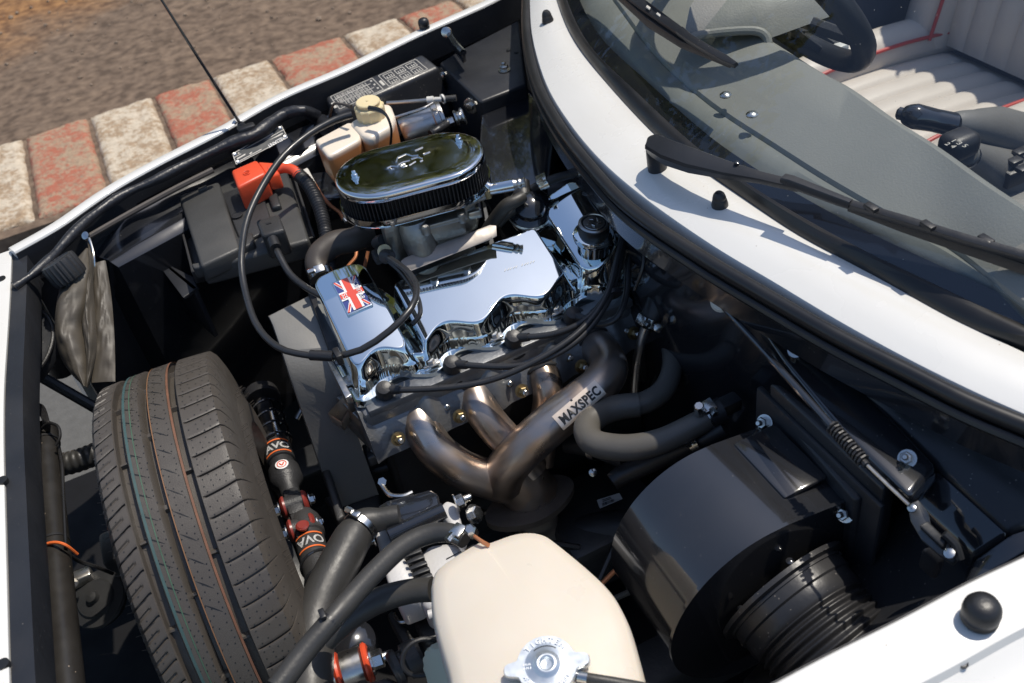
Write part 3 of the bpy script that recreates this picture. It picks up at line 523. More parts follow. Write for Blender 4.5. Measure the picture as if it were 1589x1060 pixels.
# sloping cast face with a rib between the plugs
rings = []
for i in range(81):
    x = .088+.415*i/80; r = .006*max(0, -lob(x))**3; rings.append([Vector((x, .975, .655)), Vector((x, .950-r, .648+r)), Vector((x, .925-r*2, .618)), Vector((x, .915-r, .585)), Vector((x, .96, .58))])
b.loft(rings); b.done('cylinder_head', 'darkalu', eng)
# machined strip under the cover, exposed on the near side between plugs
b = B(); b.box((.30, .948, .6525), (.40, .03, .012), bevel=.002); b.done('gasket_strip', 'darkalu', eng)
for k, (px, py) in enumerate(((597, 612), (700, 571), (796, 531), (890, 494))):
    b = B(); p = P(px, py+5, .650); b.lathe(p, (-.05, -.6, .8), [(.0215, -.012), (.0215, .003), (.0195, .0045), (.0180, .004), (.0, .0035)], 28); b.done('plug_well', 'blackprint', eng)
# side plates at the front of the head
b = B(); b.prism([P(x, y, .60) for x, y in ((551, 648), (616, 625), (640, 610), (648, 645), (600, 672), (580, 690))], .03, .003); b.prism(PL([(520, 615), (548, 606), (575, 640), (560, 655)], .62), .06, .003); b.done('front_bracket', 'alu', eng)
# rear casting and bosses near the bulkhead
b = B(); b.box(P(1000, 470, .62)+Vector((0, 0, -.05)), (.07, .08, .14), bevel=.008); b.box(P(1012, 440, .65)+Vector((0, 0, -.02)), (.05, .04, .04), bevel=.006); b.done('rear_casting', 'iron', eng)
# timing belt cover: profile swept across its width
L_ = PL([(418, 492, .688), (424, 505, .686), (438, 546, .672), (452, 590, .64), (466, 630, .60), (486, 690, .545), (520, 792, .43)], 0)
R_2 = PL([(485, 459, .690), (492, 476, .688), (515, 540, .675), (530, 590, .64), (541, 625, .60), (556, 680, .545), (588, 768, .43)], 0)
b = B(); dd = Vector((.0, .045, -.03)); b.loft([[l, l.lerp(r, .06)+UP*.002, l.lerp(r, .94)+UP*.002, r, r+dd, l+dd] for l, r in zip(L_, R_2)]); tc = b.done('timing_cover', 'tgrey', eng)
b = B(); q_ = [r+UP*.004 for r in R_2[:5]]; b.loft([[r+Vector((-.006, 0, .002)), r+Vector((-.004, 0, .012)), r+Vector((.016, -.002, .012)), r+Vector((.018, 0, .0))] for r in R_2[:5]]); b.done('cover_rim', 'rubber', tc)
b = B(); b.prism(PL([(500, 770), (585, 750), (592, 790), (530, 815)], .43), .05, .006); b.prism(PL([(490, 700), (500, 694), (535, 800), (522, 808)], .50), .03, .004); b.done('lower_cover', 'plastic', eng)
b = B(); b.prism([P(545, 600, .64), P(556, 605, .645), P(530, 655, .60), P(508, 640, .60)], .02, .002); b.prism(PL([(508, 560), (514, 556), (545, 612), (536, 618)], .672), .03, .001); b.done('cover_bracket', 'brushed', eng)

# ------------------------------------------------------------------ chrome rocker cover
rc = thing('rocker_cover', 'chrome scalloped rocker cover with a union flag badge', 'rocker cover')
def sm(a, b_, x):
    t = max(0, min(1, (x-a)/(b_-a))); return t*t*(3-2*t)
def lobf(x): return math.cos(pw*(x-.155))
def yfl(x): return .957+.011*lobf(x)                   # flange edge recedes round each plug
def ypl(x): return .967+.010*math.cos(pw*(x-.142))      # edge of the raised lid
def yfar(x): return 1.150 if x < .19 else 1.150-.05*sm(.19, .21, x)+.02*sm(.42, .44, x)
SEC = [(.098, .189, 1.146, .022), (.196, .432, 1.080, .006), (.441, .518, 1.116, .012)]
def smin(*v, k=.010):
    r = v[0]
    for q in v[1:]:
        h = max(0, min(1, .5+.5*(q-r)/k)); r = q*(1-h)+r*h-k*h*(1-h)
    return r
def rz(x, y):
    z = .666
    db = min(x-.094, .520-x, y-yfl(x)-.006, yfar(x)-y)
    z = max(z, .666+.024*sm(.0, .012, min(db, y-ypl(x)+.004)))
    for a, b_, yf, rad in SEC:
        d = smin(x-a, b_-x, y-ypl(x), yf-y, k=rad)
        if d > -.002:
            top = .738+(.33*(x-.441) if a > .44 else 0)-.31*(1.085-y)*(1 if y < 1.085 else .25)+.003*math.sin(3.14*max(0, min(1, (x-a)/(b_-a)))); z = max(z, .680+(top-.680)*sm(-.002, .0085, d))
    return z
b = B(); NX, NY = 300, 150; g = []
for j in range(NY+1):
    row = []
    for i in range(NX+1):
        x = .090+.432*i/NX; t = j/NY; y = yfl(x)+(yfar(x)-yfl(x))*t; row.append(b.bm.verts.new((x, y, rz(x, y))))
    g.append(row)
for j in range(NY):
    for i in range(NX): b.face((g[j][i], g[j][i+1], g[j+1][i+1], g[j+1][i]))
ed = [g[0][i] for i in range(NX+1)]+[g[j][NX] for j in range(1, NY+1)]+[g[NY][i] for i in range(NX-1, -1, -1)]+[g[j][0] for j in range(NY-1, 0, -1)]
cc = Vector((.30, 1.05, 0)); lw = b.verts([Vector((v.co.x, v.co.y, .655)) for v in ed])
for i in range(len(ed)): b.face((ed[i], lw[i], lw[(i+1) % len(ed)], ed[(i+1) % len(ed)]))
b.done('cover', 'chrome', rc, sharp=65)
def onrc(px, py, lift=0):
    z = .73
    for _ in range(12): p = P(px, py, z); z = .5*z+.5*rz(p.x, p.y)
    return P(px, py, z+lift)
for k in range(5):
    x = (.083, .2025, .2975, .3925, .487)[k]; y = yfl(max(.095, x))+.014
    if k == 0: x, y = .098, .99
    b = B(); z = .667; b.box((x, y+.004, z+.0025), (.024, .018, .004), bevel=.0012); b.hexnut((x, y, z+.004), UP, .0058, .006, 0); b.done('cover_bolt', 'brushed', rc)
# badge
bq = [onrc(518, 443), onrc(552, 430), onrc(576, 474), onrc(541, 489)]
nrm = (bq[1]-bq[0]).cross(bq[0]-bq[3]).normalized(); nrm = nrm if nrm.z > 0 else -nrm
bq = [p+nrm*.0034 for p in bq]; Q = quad(bq)                     # u along the short side, v along the long side
def strip(b, u0, v0, u1, v1, w, lift, asp=(bq[3]-bq[0]).length/(bq[1]-bq[0]).length):
    du, dv = (u1-u0), (v1-v0)*asp; L = math.hypot(du, dv); pu, pv = -dv/L*w/2, du/L*w/2/asp
    b.prism([Q(max(0, min(1, u)), max(0, min(1, v)))+nrm*lift for u, v in ((u0+pu, v0+pv), (u1+pu, v1+pv), (u1-pu, v1-pv), (u0-pu, v0-pv))], .0004, dirv=-nrm)
b = B(); b.prism([Q(u, v) for u, v in ((-.07, -.05), (1.07, -.05), (1.07, 1.05), (-.07, 1.05))], .004, .0012, dirv=-nrm); bd = b.done('badge', 'chrome', rc)
b = B(); b.prism([Q(u, v)+nrm*.0004 for u, v in ((0, 0), (1, 0), (1, 1), (0, 1))], .0005, dirv=-nrm); b.done('blue_field', 'blueprint', bd)
b = B(); strip(b, 0, 0, 1, 1, .26, .0008); strip(b, 1, 0, 0, 1, .26, .0008); b.done('white_saltire', 'whiteprint', bd)
b = B(); strip(b, .03, .0, .47, .44, .085, .0012); strip(b, .53, .56, .97, 1, .085, .0012); strip(b, .97, 0, .53, .44, .085, .0012); strip(b, .47, .56, .03, 1, .085, .0012); b.done('red_saltire', 'redprint', bd)
b = B(); strip(b, .5, 0, .5, 1, .48, .0016); strip(b, 0, .5, 1, .5, .48, .0016); b.done('white_cross', 'whiteprint', bd)
b = B(); strip(b, .5, 0, .5, 1, .28, .0020); strip(b, 0, .5, 1, .5, .28, .0020); b.done('red_cross', 'redprint', bd)
vd = (bq[3]-bq[0]).normalized(); ud = (bq[1]-bq[0]).normalized()
text('SCIMITAR', .0090, Q(.74, .14)+nrm*.0026, vd, ud, 'whiteprint', bd, ext=.0002); text('SS', .0105, Q(.08, .44)+nrm*.0026, vd, ud, 'whiteprint', bd, ext=.0002)
st_ = B(); rng = random.Random(8)                            # worn stamped marks, too small to read in the photograph
for k in range(11):
    if k == 5: continue
    p, q = onrc(783+4.4*k, 421-1.35*k, .0004), onrc(784.5+4.4*k+rng.uniform(0, 1.5), 417.5-1.35*k, .0004); st_.tube([p, q], .0005, 5, smooth=False)
st_.done('stamped_marks', 'whiteprint', rc)
# oil filler cap
of = thing('oil_filler_cap', 'round chrome oil filler cap on the rear end of the rocker cover', 'oil cap')
o_ = P(921, 362, .755); ax = Vector((.05, -.12, 1)).normalized()
b = B(); b.lathe(o_-ax*.03, ax, [(.022, 0), (.022, .018), (.0275, .022), (.0285, .027), (.0275, .031), (.021, .033)], 40); b.done('neck', 'chrome', of)
b = B(); b.lathe(o_, ax, [(.0205, .0), (.0215, .004), (.0215, .016), (.0195, .0185)], 40); b.done('skirt', 'blackprint', of)
b = B(); b.lathe(o_+ax*.0165, ax, [(.0205, 0), (.0212, .0015), (.0195, .0032), (.0175, .0034), (.0168, .0018), (.0150, .0016), (.0142, .0026), (0, .0028)], 40); b.done('lid', 'brushed', of)
b = B()
for k in range(5): b.tube([o_+ax*.0197+Vector((.006*math.cos(k*1.26), .006*math.sin(k*1.26), 0)), o_+ax*.0197+Vector((.010*math.cos(k*1.26+.6), .010*math.sin(k*1.26+.6), 0))], .0008, 6)
b.done('embossed_mark', 'steel', of)

# ------------------------------------------------------------------ ignition leads
def lead(pts, label, r=5.2):
    t = thing('ignition_lead', label, 'spark plug lead', 'ignition leads'); b = B(); tubepx(b, pts, 12, r); b.done('cable', 'greycable', t)
    p = P(*pts[0][:3]); q = P(*pts[1][:3]); b = B(); ax = Vector((-.03, -.42, .9)).normalized(); base = p-ax*.030
    b.lathe(base, ax, [(.0105, 0), (.0108, .012), (.0125, .016), (.0125, .022), (.0115, .030), (.0095, .0345), (.004, .036)], 22); b.tube([p-ax*.004, p+(q-p).normalized()*.022], [.0072, .0058], 14, smooth=False); b.done('boot', 'rubber', t)
lead([(596, 603, .676), (625, 605, .674), (700, 601, .672), (760, 590, .674), (820, 566, .682), (880, 530, .694), (920, 492, .705), (945, 450, .72), (957, 405, .735), (968, 360, .75), (975, 330, .75)], 'ignition lead from the frontmost plug, sweeping below the other leads')
lead([(701, 563, .676), (728, 567, .676), (790, 569, .676), (840, 560, .680), (890, 533, .688), (925, 497, .70), (950, 452, .715), (962, 405, .73), (972, 360, .742), (980, 330, .745)], 'ignition lead from the second plug behind the timing cover')
lead([(797, 523, .676), (822, 523, .678), (860, 518, .682), (900, 502, .69), (932, 472, .70), (952, 436, .715), (963, 395, .73), (975, 350, .74)], 'ignition lead from the third plug, above two sweeping leads')
lead([(889, 487, .676), (910, 497, .674), (935, 503, .676), (960, 490, .686), (972, 455, .70), (975, 410, .72), (983, 360, .73)], 'short ignition lead from the plug nearest the bulkhead')
tie = B()
tie.lathe(P(951, 456, .71), (.1, .5, .25), [(.0125, -.003), (.0125, .003)], 20)
tag(tie.done('lead_separator', 'rubber'), 'black plastic ring holding the ignition leads together beside the oil cap', 'cable clip')
b = B(); tubepx(b, [(940, 358, .745, 3), (965, 362, .75, 3), (985, 378, .75, 3), (992, 400, .73, 3), (985, 415, .72, 3), (975, 420, .715, 3)], 8); tag(b.done('thin_wire', 'wire'), 'thin black wire curling behind the oil filler cap', 'wire')

# ------------------------------------------------------------------ carburettor
cb_ = thing('carburettor', 'grey cast carburettor below the oval air filter', 'carburettor')
CAX = (Vector((.98, -.18, 0)), Vector((.18, .98, 0)), UP)
def ob(b, px, py, z, sx, sy, sz, bev=.003, yaw=-.18):
    b.box(P(px, py, z)+UP*(-sz/2), (sx, sy, sz), (Vector((math.cos(yaw), math.sin(yaw), 0)), Vector((-math.sin(yaw), math.cos(yaw), 0)), UP), bevel=bev); return b
b = B(); b.box((.287, 1.150, .806), (.125, .085, .014), CAX, .003); b.box((.292, 1.155, .772), (.105, .075, .06), CAX, .010); b.box((.292, 1.16, .715), (.12, .07, .07), CAX, .008); b.done('body', 'alu', cb_)
for c_, s_ in (((.235, 1.135, .765), (.03, .045, .07)), ((.345, 1.13, .77), (.03, .05, .06))):
    b = B(); b.box(c_, s_, CAX, .012); b.done('side_casting', 'alu', cb_)
b = B(); b.lathe(P(645, 352, .79), (0, -.25, -1), [(.020, -.01), (.0235, 0), (.024, .03), (.021, .04), (.013, .045)], 24); b.done('float_bowl', 'alu', cb_)
b = B(); ob(b, 685, 336, .797, .058, .03, .030, .004); ob(b, 685, 333, .802, .066, .036, .008, .003); b.done('cover', 'alu', cb_)
for px, py in ((650, 330), (660, 352), (712, 312), (716, 333)):
    b = B(); b.lathe(P(px, py, .803), (0, -.2, 1), [(.0062, -.012), (.0062, 0), (.0045, .0025)], 12); b.lathe(P(px, py, .805), (0, -.2, 1), [(.0035, 0), (.0035, .0018)], 6); b.done('cover_screw', 'alu', cb_)
b = B(); o_ = P(673, 368, .77); b.lathe(o_, (-.15, -.9, .45), [(.0095, -.02), (.0095, .004), (.0075, .005), (.0052, .004), (.005, -.004)], 20); b.done('port', 'alu', cb_)
b = B(); tubepx(b, [(715, 318, .80, 11), (735, 306, .803, 11), (752, 300, .805, 10)], 14); b.done('fuel_inlet', 'alu', cb_)
b = B(); a1 = P(749, 296, .806); a2 = P(815, 283, .812); dx = (a2-a1).normalized(); b.lathe(a1, dx, [(.0125, 0), (.0135, .002), (.0135, .009), (.0125, .011)], 6); b.done('inlet_nut', 'brass', cb_)
b = B(); b.tube([a1+dx*.011, a1+dx*.045], .0088, 18); b.done('inlet_filter', 'polish', cb_)
b = B(); b.tube([a1+dx*.045, a2], [.0075, .007], 14, step=.002, corr=.0009, pitch=.008); b.done('inlet_hose', 'brushed', cb_)
b = B(); ob(b, 735, 325, .78, .02, .012, .014); b.done('linkage', 'brushed', cb_)
b = B(); tubepx(b, [(748, 372, .72, 11), (765, 345, .745, 11), (785, 320, .77, 11), (800, 312, .775, 10), (812, 305, .775, 9)], 12); tag(b.done('vacuum_hose', 'hose'), 'grey rubber hose running behind the carburettor to the round black diaphragm', 'hose')
b = B(); tubepx(b, [(772, 348, .74, 8), (790, 330, .75, 8), (815, 318, .755, 8)], 12); tag(b.done('breather_hose', 'hose'), 'short dark hose beside the carburettor ending near the chrome cover', 'hose')
# heat shield strip
b = B(); hp = [P(622, 405, .762), P(628, 400, .763), P(760, 349, .766), P(770, 350, .765), P(771, 366, .758), P(762, 371, .755), P(636, 421, .750), P(624, 424, .749)]
b.prism(hp, .0018, .0005, dirv=(0, .5, -.8)); tag(b.done('heat_shield', 'shield'), 'long flat steel strip between the carburettor and the chrome rocker cover', 'heat shield')

# ------------------------------------------------------------------ oval air filter
af = thing('air_filter', 'oval air filter with polished top plate and black pleated element', 'air filter')
ac = P(635, 252, .865); al = (P(747, 225, .865)-P(523, 283, .865)); al.z = 0; al.normalize(); aw = UP.cross(al)
def stad(L, Wd, n=48, c=ac, dz=0):
    r = Wd/2; h = L/2-r; q = []
    for k in range(n):
        a = 2*math.pi*k/n; ca, sa = math.cos(a), math.sin(a); q.append(c+al*(r*ca+(h if ca > 0 else -h if ca < 0 else 0))+aw*r*sa+UP*dz)
    return q
def perim(L, Wd, n, dz, f=None):
    r = Wd/2; h = L/2-r; T = 4*h+2*math.pi*r; q = []
    for k in range(n):
        s_ = T*k/n; e = f(k) if f else 0
        if s_ < 2*h: p, o = al*(-h+s_)-aw*r, -aw
        elif s_ < 2*h+math.pi*r: a = (s_-2*h)/r; o = -aw*math.cos(a)+al*math.sin(a); p = al*h+o*r
        elif s_ < 4*h+math.pi*r: p, o = al*(h-(s_-2*h-math.pi*r))+aw*r, aw
        else: a = (s_-4*h-math.pi*r)/r; o = aw*math.cos(a)-al*math.sin(a); p = -al*h+o*r
        q.append(ac+p+o*e+UP*dz)
    return q
AL, AW_ = .208, .128
b = B(); b.loft([perim(AL-.002*2, AW_-.004, 120, -.013), perim(AL, AW_, 120, -.012), perim(AL, AW_, 120, -.004), perim(AL-.002, AW_-.002, 120, -.0015), perim(AL-.006, AW_-.006, 120, -.0004), perim(AL-.010, AW_-.010, 120, 0), perim(AL-.05, AW_-.05, 120, .0004)]); b.done('top_plate', 'polish', af, sharp=70)
NP_ = 104
b = B(); f_ = lambda k: .0028 if k % 4 in (0, 1) else -.0042
b.loft([perim(AL-.006, AW_-.006, NP_*4, -.012, f_), perim(AL-.006, AW_-.006, NP_*4, -.047, f_)]); b.done('pleated_element', 'rubber', af, sharp=30)
b = B(); b.loft([perim(AL-.002, AW_-.002, 120, -.050), perim(AL+.006, AW_+.006, 120, -.050), perim(AL+.007, AW_+.007, 120, -.047), perim(AL+.006, AW_+.006, 120, -.039), perim(AL+.0035, AW_+.0035, 120, -.039), perim(AL+.002, AW_+.002, 120, -.045)]); b.done('base_ring', 'polish', af, sharp=60)
for px, py in ((551, 275), (712, 219)):
    b = B(); p = P(px, py, .8655); b.lathe(p, UP, [(.0058, 0), (.0058, .001), (.0045, .0012)], 14); b.lathe(p+UP*.001, UP, [(.0042, 0), (.0044, .004), (.0036, .0048), (.0028, .005), (.0026, .009), (.0015, .010)], 8); b.done('cap_nut', 'chrome', af)
# embossed winged mark
mk = B()
def stroke(pts, w=.0015, z=.8652): mk.tube(PL(pts, z), w, 6, smooth=False)
stroke([(615, 252), (617, 245), (630, 239), (640, 242), (649, 241)]); stroke([(644, 234), (656, 229)]); stroke([(657, 240), (667, 236)]); stroke([(638, 247), (648, 244), (655, 246)]); stroke([(601, 261), (607, 258), (617, 258)]); stroke([(618, 256), (625, 252), (636, 249)], .0013); stroke([(622, 259), (628, 256)], .0013); stroke([(635, 257), (645, 251)], .0013); stroke([(607, 263), (612, 262)], .0014); stroke([(652, 251), (656, 249)], .0014)
stroke([(623, 257), (626, 260), (631, 258), (628, 255), (623, 257)], .0012); mk.done('embossed_emblem', 'steel', af)

# ------------------------------------------------------------------ brake fluid reservoir and servo
rs = thing('brake_fluid_reservoir', 'translucent brake fluid reservoir holding amber fluid, cream screw cap', 'reservoir')
b = B(); b.prism(PL([(487, 217), (541, 188), (572, 197), (562, 207), (558, 217), (520, 238), (508, 243)], .803), .062, .008, 4, taper=-.06); b.prism(PL([(541, 189), (592, 160), (606, 160), (613, 178), (607, 196), (574, 215), (560, 210)], .808), .067, .008, 4, taper=-.06); b.prism(PL([(520, 200), (590, 170), (600, 190), (548, 218)], .780), .04, .006, taper=-.06); b.done('body', 'reservoir', rs, sharp=45)
b = B(); kc = P(576, 179, .812); b.lathe(kc, (0, -.05, 1), [(.0225, -.004), (.023, 0), (.0235, .016), (.022, .018), (.0185, .0185)], 44, wob=lambda a: 1+.035*(1 if math.sin(a*11) > 0 else -1)); b.lathe(kc+UP*.0175, (0, -.05, 1), [(.0185, 0), (.0195, .007), (.018, .0085), (.003, .0087), (.0025, .0098), (0, .01)], 36); b.done('screw_cap', 'capcream', rs)
b = B(); tubepx(b, [(573, 168, .842, 4.5), (588, 171, .842, 4), (600, 180, .838, 2.2), (607, 200, .82, 2.0), (606, 225, .79, 2)], 8); b.done('sensor_lead', 'wire', rs)
b = B(); tubepx(b, [(545, 166, .838, 3.5), (532, 162, .838, 2.2), (518, 162, .835, 2.2), (512, 178, .80, 2.2), (512, 195, .76, 2.2)], 8); b.done('sensor_lead', 'brownhose', rs)
sv = thing('brake_servo', 'small silver cylinder with banded end behind the oval air filter', 'servo')
o_ = P(628, 207, .745); e_ = P(690, 183, .755); ax = (e_-o_).normalized()
b = B(); L = (e_-o_).length; b.lathe(o_, ax, [(.018, -.004), (.027, -.003), (.030, .004), (.030, L*.75), (.033, L*.78), (.033, L*.9), (.030, L*.92), (.029, L)], 36); b.done('canister', 'brushed', sv)
b = B(); b.lathe(P(695, 191, .765), ax, [(.0085, 0), (.0085, .010), (.007, .011)], 6); b.done('union_nut', 'steel', sv)
b = B(); tubepx(b, [(668, 208, .77, 6), (682, 200, .77, 6), (694, 192, .766, 6)], 12, corr=.0006, pitch=.005); b.done('flexible_pipe', 'rubber', sv)
b = B(); b.lathe(P(709, 184, .765), ax, [(.014, -.003), (.015, 0), (.011, .003), (.011, .006), (.015, .009), (.015, .012), (.010, .014)], 28); b.done('grommet', 'steel', sv)
ck = thing('choke_cable', 'steel cable with pale sleeve running from behind the reservoir cap to the bulkhead', 'cable')
b = B(); tubepx(b, [(600, 160, .80, 3), (630, 158, .80, 3), (664, 155, .80, 3)], 10); tubepx(b, [(612, 183, .79, 2.5), (640, 174, .795, 2.5), (658, 168, .80, 2.2), (672, 160, .80, 2)], 8); b.done('cable', 'brushed', ck)
b = B(); tubepx(b, [(663, 156, .80, 6), (673, 155, .80, 6)], 12); tubepx(b, [(673, 155, .80, 4), (688, 154, .80, 4)], 10); b.lathe(P(686, 154, .80), (1, .1, 0), [(.008, 0), (.008, .003)], 14); b.done('sleeve', 'pale', ck)
b = B(); tubepx(b, [(686, 154, .80, 5), (708, 152, .80, 5)], 12); b.done('end_sleeve', 'hose', ck)
# ------------------------------------------------------------------ far side: fuse box, plates, battery, loom
fb = thing('fuse_box', 'long black fuse box with printed cover diagrams along the far wing', 'fuse box')
fq = [P(503, 150, .775), P(655, 82, .780), P(683, 104, .765), P(522, 176, .760)]
b = B(); b.prism(fq, .085, .007, 4, dirv=(.0, -.25, -1)); b.done('cover', 'dusty', fb)
fn = (fq[1]-fq[0]).cross(fq[3]-fq[0]).normalized(); fn = fn if fn.z > 0 else -fn; FQ = quad(fq)
def line(b, u0, v0, u1, v1, w=.0011, Q_=FQ, n_=fn, lift=.0006):
    p, q = Q_(u0, v0)+n_*lift, Q_(u1, v1)+n_*lift; t = (q-p).normalized(); s_ = n_.cross(t); b.prism([p+s_*w/2, q+s_*w/2, q-s_*w/2, p-s_*w/2], .0006, dirv=-n_)
def frame(b, u0, v0, u1, v1, **k):
    for a in ((u0, v0, u1, v0), (u1, v0, u1, v1), (u1, v1, u0, v1), (u0, v1, u0, v0)): line(b, *a, **k)
b = B(); frame(b, .045, .14, .46, .88)
for v in (.36, .60): line(b, .06, v, .41, v)
for k in range(7): line(b, .075+.05*k, .2, .075+.05*k, .82)
rng = random.Random(5)
for k in range(6):
    for j in range(3):
        for q in range(3): line(b, .088+.05*k, .22+.22*j+.055*q, .088+.05*k+rng.uniform(.016, .03), .22+.22*j+.055*q, w=.0012)
for v in (.25, .48, .7): line(b, .425, v, .44, v, w=.0035)
frame(b, .52, .16, .90, .86)
for k in range(3):
    for j in range(2):
        u, v = .55+.115*k, .24+.32*j; frame(b, u, v, u+.085, v+.24); line(b, u+.02, v+.24, u+.02, v+.12, w=.0014); line(b, u+.045, v+.24, u+.045, v+.08, w=.0014); line(b, u+.065, v+.2, u+.065, v+.1, w=.0014)
line(b, .025, .45, .025, .75, w=.005); line(b, .495, .42, .495, .7, w=.005); b.done('printed_diagram', 'print', fb)
vp = thing('chassis_plate', 'small dark riveted maker plate on the far inner wing', 'maker plate')
vq = [P(360, 239, .780), P(437, 194, .780), P(447, 214, .768), P(366, 256, .768)]; VQ = quad(vq); vn = (vq[1]-vq[0]).cross(vq[3]-vq[0]).normalized(); vn = vn if vn.z > 0 else -vn
b = B(); b.prism(vq, .0012, .0003, dirv=-vn); b.done('plate', 'plate', vp)
b = B()
for u0, v0, u1, v1 in ((.10, .24, .80, .22), (.05, .60, .95, .55), (.28, .72, .66, .70)): line(b, u0, v0, u1, v1, w=.0021, Q_=VQ, n_=vn)
line(b, 0, .38, 1, .36, w=.001, Q_=VQ, n_=vn); frame(b, .01, .03, .99, .97, w=.001, Q_=VQ, n_=vn); b.done('engraved_field', 'print', vp)
text('RELIANT', .0088, VQ(.94, .78)+vn*.0006, VQ(.0, .8)-VQ(1, .8), VQ(.5, 1)-VQ(.5, 0), 'whiteprint', vp)
b = B(); line(b, .08, .86, .50, .84, w=.0012, Q_=VQ, n_=vn); b.done('engraved_line', 'print', vp)
for u, v in ((.04, .13), (.95, .12), (.05, .86), (.96, .84)):
    b = B(); b.lathe(VQ(u, v), vn, [(.0032, 0), (.003, .0014), (.001, .002)], 12); b.done('rivet', 'steel', vp)
# taped wiring loom
b = B(); tubepx(b, [(22, 445, .790, 7), (45, 430, .790, 7), (75, 405, .790, 8), (105, 372, .790, 8), (140, 338, .790, 8), (190, 303, .790, 7), (240, 280, .790, 7), (300, 250, .790, 8), (360, 222, .790, 9.5), (395, 210, .790, 10.5), (425, 188, .790, 10.5), (445, 176, .790, 10.5), (470, 172, .790, 8), (495, 185, .745, 11), (508, 202, .755, 11)], 14, corr=.0011, pitch=.016)
lm = b.done('wiring_loom', mat('loom_tape', (.015, .016, .020), .40, var=.4, vscale=60, bump=1, bscale=90)); tag(lm, 'thick taped black wiring loom running along the far wing', 'wiring loom')
b = B(); tubepx(b, [(130, 372, .772, 5), (200, 332, .770, 5), (270, 294, .770, 5), (330, 264, .770, 5)], 8); tag(b.done('loom_branch', 'brownhose'), 'thin brownish wire beneath the taped loom', 'wire')
# aerial
ar = thing('aerial', 'thin black car aerial rising from the far wing edge', 'aerial')
ab = P(374, 194, .80)
b = B(); top_ = P(225, -40, 1.06); b.tube([ab, top_], [.0028, .0020], 8, smooth=False); b.done('mast', 'black', ar)
b = B(); b.tube([P(366, 189, .80), P(362, 196, .795), P(368, 204, .78), P(376, 206, .775)], .0042, 10); b.done('bracket', 'steel', ar)
b = B(); b.lathe(ab, UP, [(.010, -.03), (.011, -.012), (.008, -.002), (.005, .004)], 16); b.box(P(384, 203, .795), (.03, .018, .02), bevel=.004); b.done('base', 'rubber', ar)
# battery
bt = thing('battery', 'black car battery with grey-black lids in a plastic tray', 'battery')
cq = PL([(278, 305), (440, 250), (480, 372), (311, 417)], .730)
b = B(); b.prism(cq, .034, .006); b.done('case', 'batt', bt)
b = B(); b.prism(PL([(277, 303), (339, 281), (372, 385), (311, 413)], .743), .03, .005, 3); b.prism(PL([(296, 409), (324, 404), (326, 411), (300, 416)], .733), .02, .003); b.prism(PL([(307, 292), (320, 287), (321, 291), (308, 296)], .747), .02, .001); b.done('lid', 'batt', bt)
b = B(); b.prism(PL([(343, 300), (400, 280), (425, 352), (374, 377)], .736), .02, .003); b.done('top_panel', 'plastic', bt)
for pp, z in (([(360, 372), (390, 358), (395, 376), (370, 387)], .741), ([(410, 290), (425, 286), (436, 318), (422, 322)], .739)):
    b = B(); b.prism(PL(pp, z), .02, .004); b.done('hold_down', 'plastic', bt)
b = B(); b.lathe(P(368, 335, .737), UP, [(.009, 0), (.009, .002), (.0075, .0022), (.007, .0012), (.003, .0012)], 24); b.done('vent_plug', 'rubber', bt)
b = B(); b.prism(PL([(396, 341), (432, 331), (442, 356), (406, 366)], .770), .045, .005, 3); nt = b.done('terminal_cover', 'plastic', bt)
b = B(); b.prism(PL([(412, 346), (419, 344), (421, 346), (414, 348)], .771), .001); b.done('embossed_minus', 'rubber', nt)
rcv = PL([(358, 264), (398, 247), (413, 268), (368, 291)], .780)
b = B(); b.prism(rcv, .045, .005, 3); b.prism([rcv[1]+UP*-.004, P(427, 252, .771), P(434, 270, .765), rcv[2]+UP*-.006], .028, .004); rcap = b.done('terminal_cover', 'red', bt); rcap['label'] = 'bright red positive terminal cover'
b = B(); p = P(383, 268, .781); b.tube([p+Vector((.006*math.cos(a), .006*math.sin(a), 0)) for a in (k*.55 for k in range(1, 11))], .0007, 6); b.box(p, (.006, .0012, .0006)); b.box(p, (.0012, .006, .0006)); b.done('embossed_plus', 'red', rcap)
b = B(); tr = PL([(268, 300), (446, 238), (492, 377), (301, 432)], .695); b.prism(tr, .012, .003)
for i in range(4):
    p, q = tr[i], tr[(i+1) % 4]; t = (q-p).normalized(); s_ = UP.cross(t); b.prism([p+UP*.012-s_*.004, q+UP*.012-s_*.004, q+UP*.012, p+UP*.012], .022, .001)
for k in range(7):
    u = k/6; p = tr[3].lerp(tr[2], .12+.76*u)+Vector((0, -.006, .012)); b.box(p+UP*-.014, (.014, .012, .014), bevel=.002)
b.done('tray', 'plastic', bt)
nl = thing('battery_earth_lead', 'dark battery lead with rubber boot curving from the terminal to the engine', 'battery cable')
b = B(); tubepx(b, [(423, 372, .760, 9), (428, 385, .757, 9)], 14, smooth=False); b.done('boot', 'rubber', nl)
b = B(); tubepx(b, [(426, 380, .755, 5.5), (434, 398, .750, 5.5), (450, 425, .740, 5.5), (472, 444, .735, 5.5), (500, 460, .735, 5.5)], 12); b.done('cable', 'greycable', nl)
pl = thing('battery_live_lead', 'red battery lead entering black corrugated conduit beside the battery', 'battery cable')
b = B(); tubepx(b, [(418, 266, .765, 9), (440, 261, .765, 8), (455, 264, .765, 8), (464, 273, .760, 9)], 14); b.done('cable', 'red', pl)
b = B(); tubepx(b, [(462, 270, .760, 10), (478, 286, .755, 10), (492, 312, .745, 10), (502, 345, .735, 10), (508, 380, .725, 10), (513, 425, .715, 10)], 14, step=.0012, corr=.0011, pitch=.0062); b.done('conduit', 'rubber', pl)
ow = thing('sensor_wire', 'copper coloured wire with pale connector beside the corrugated conduit', 'wire')
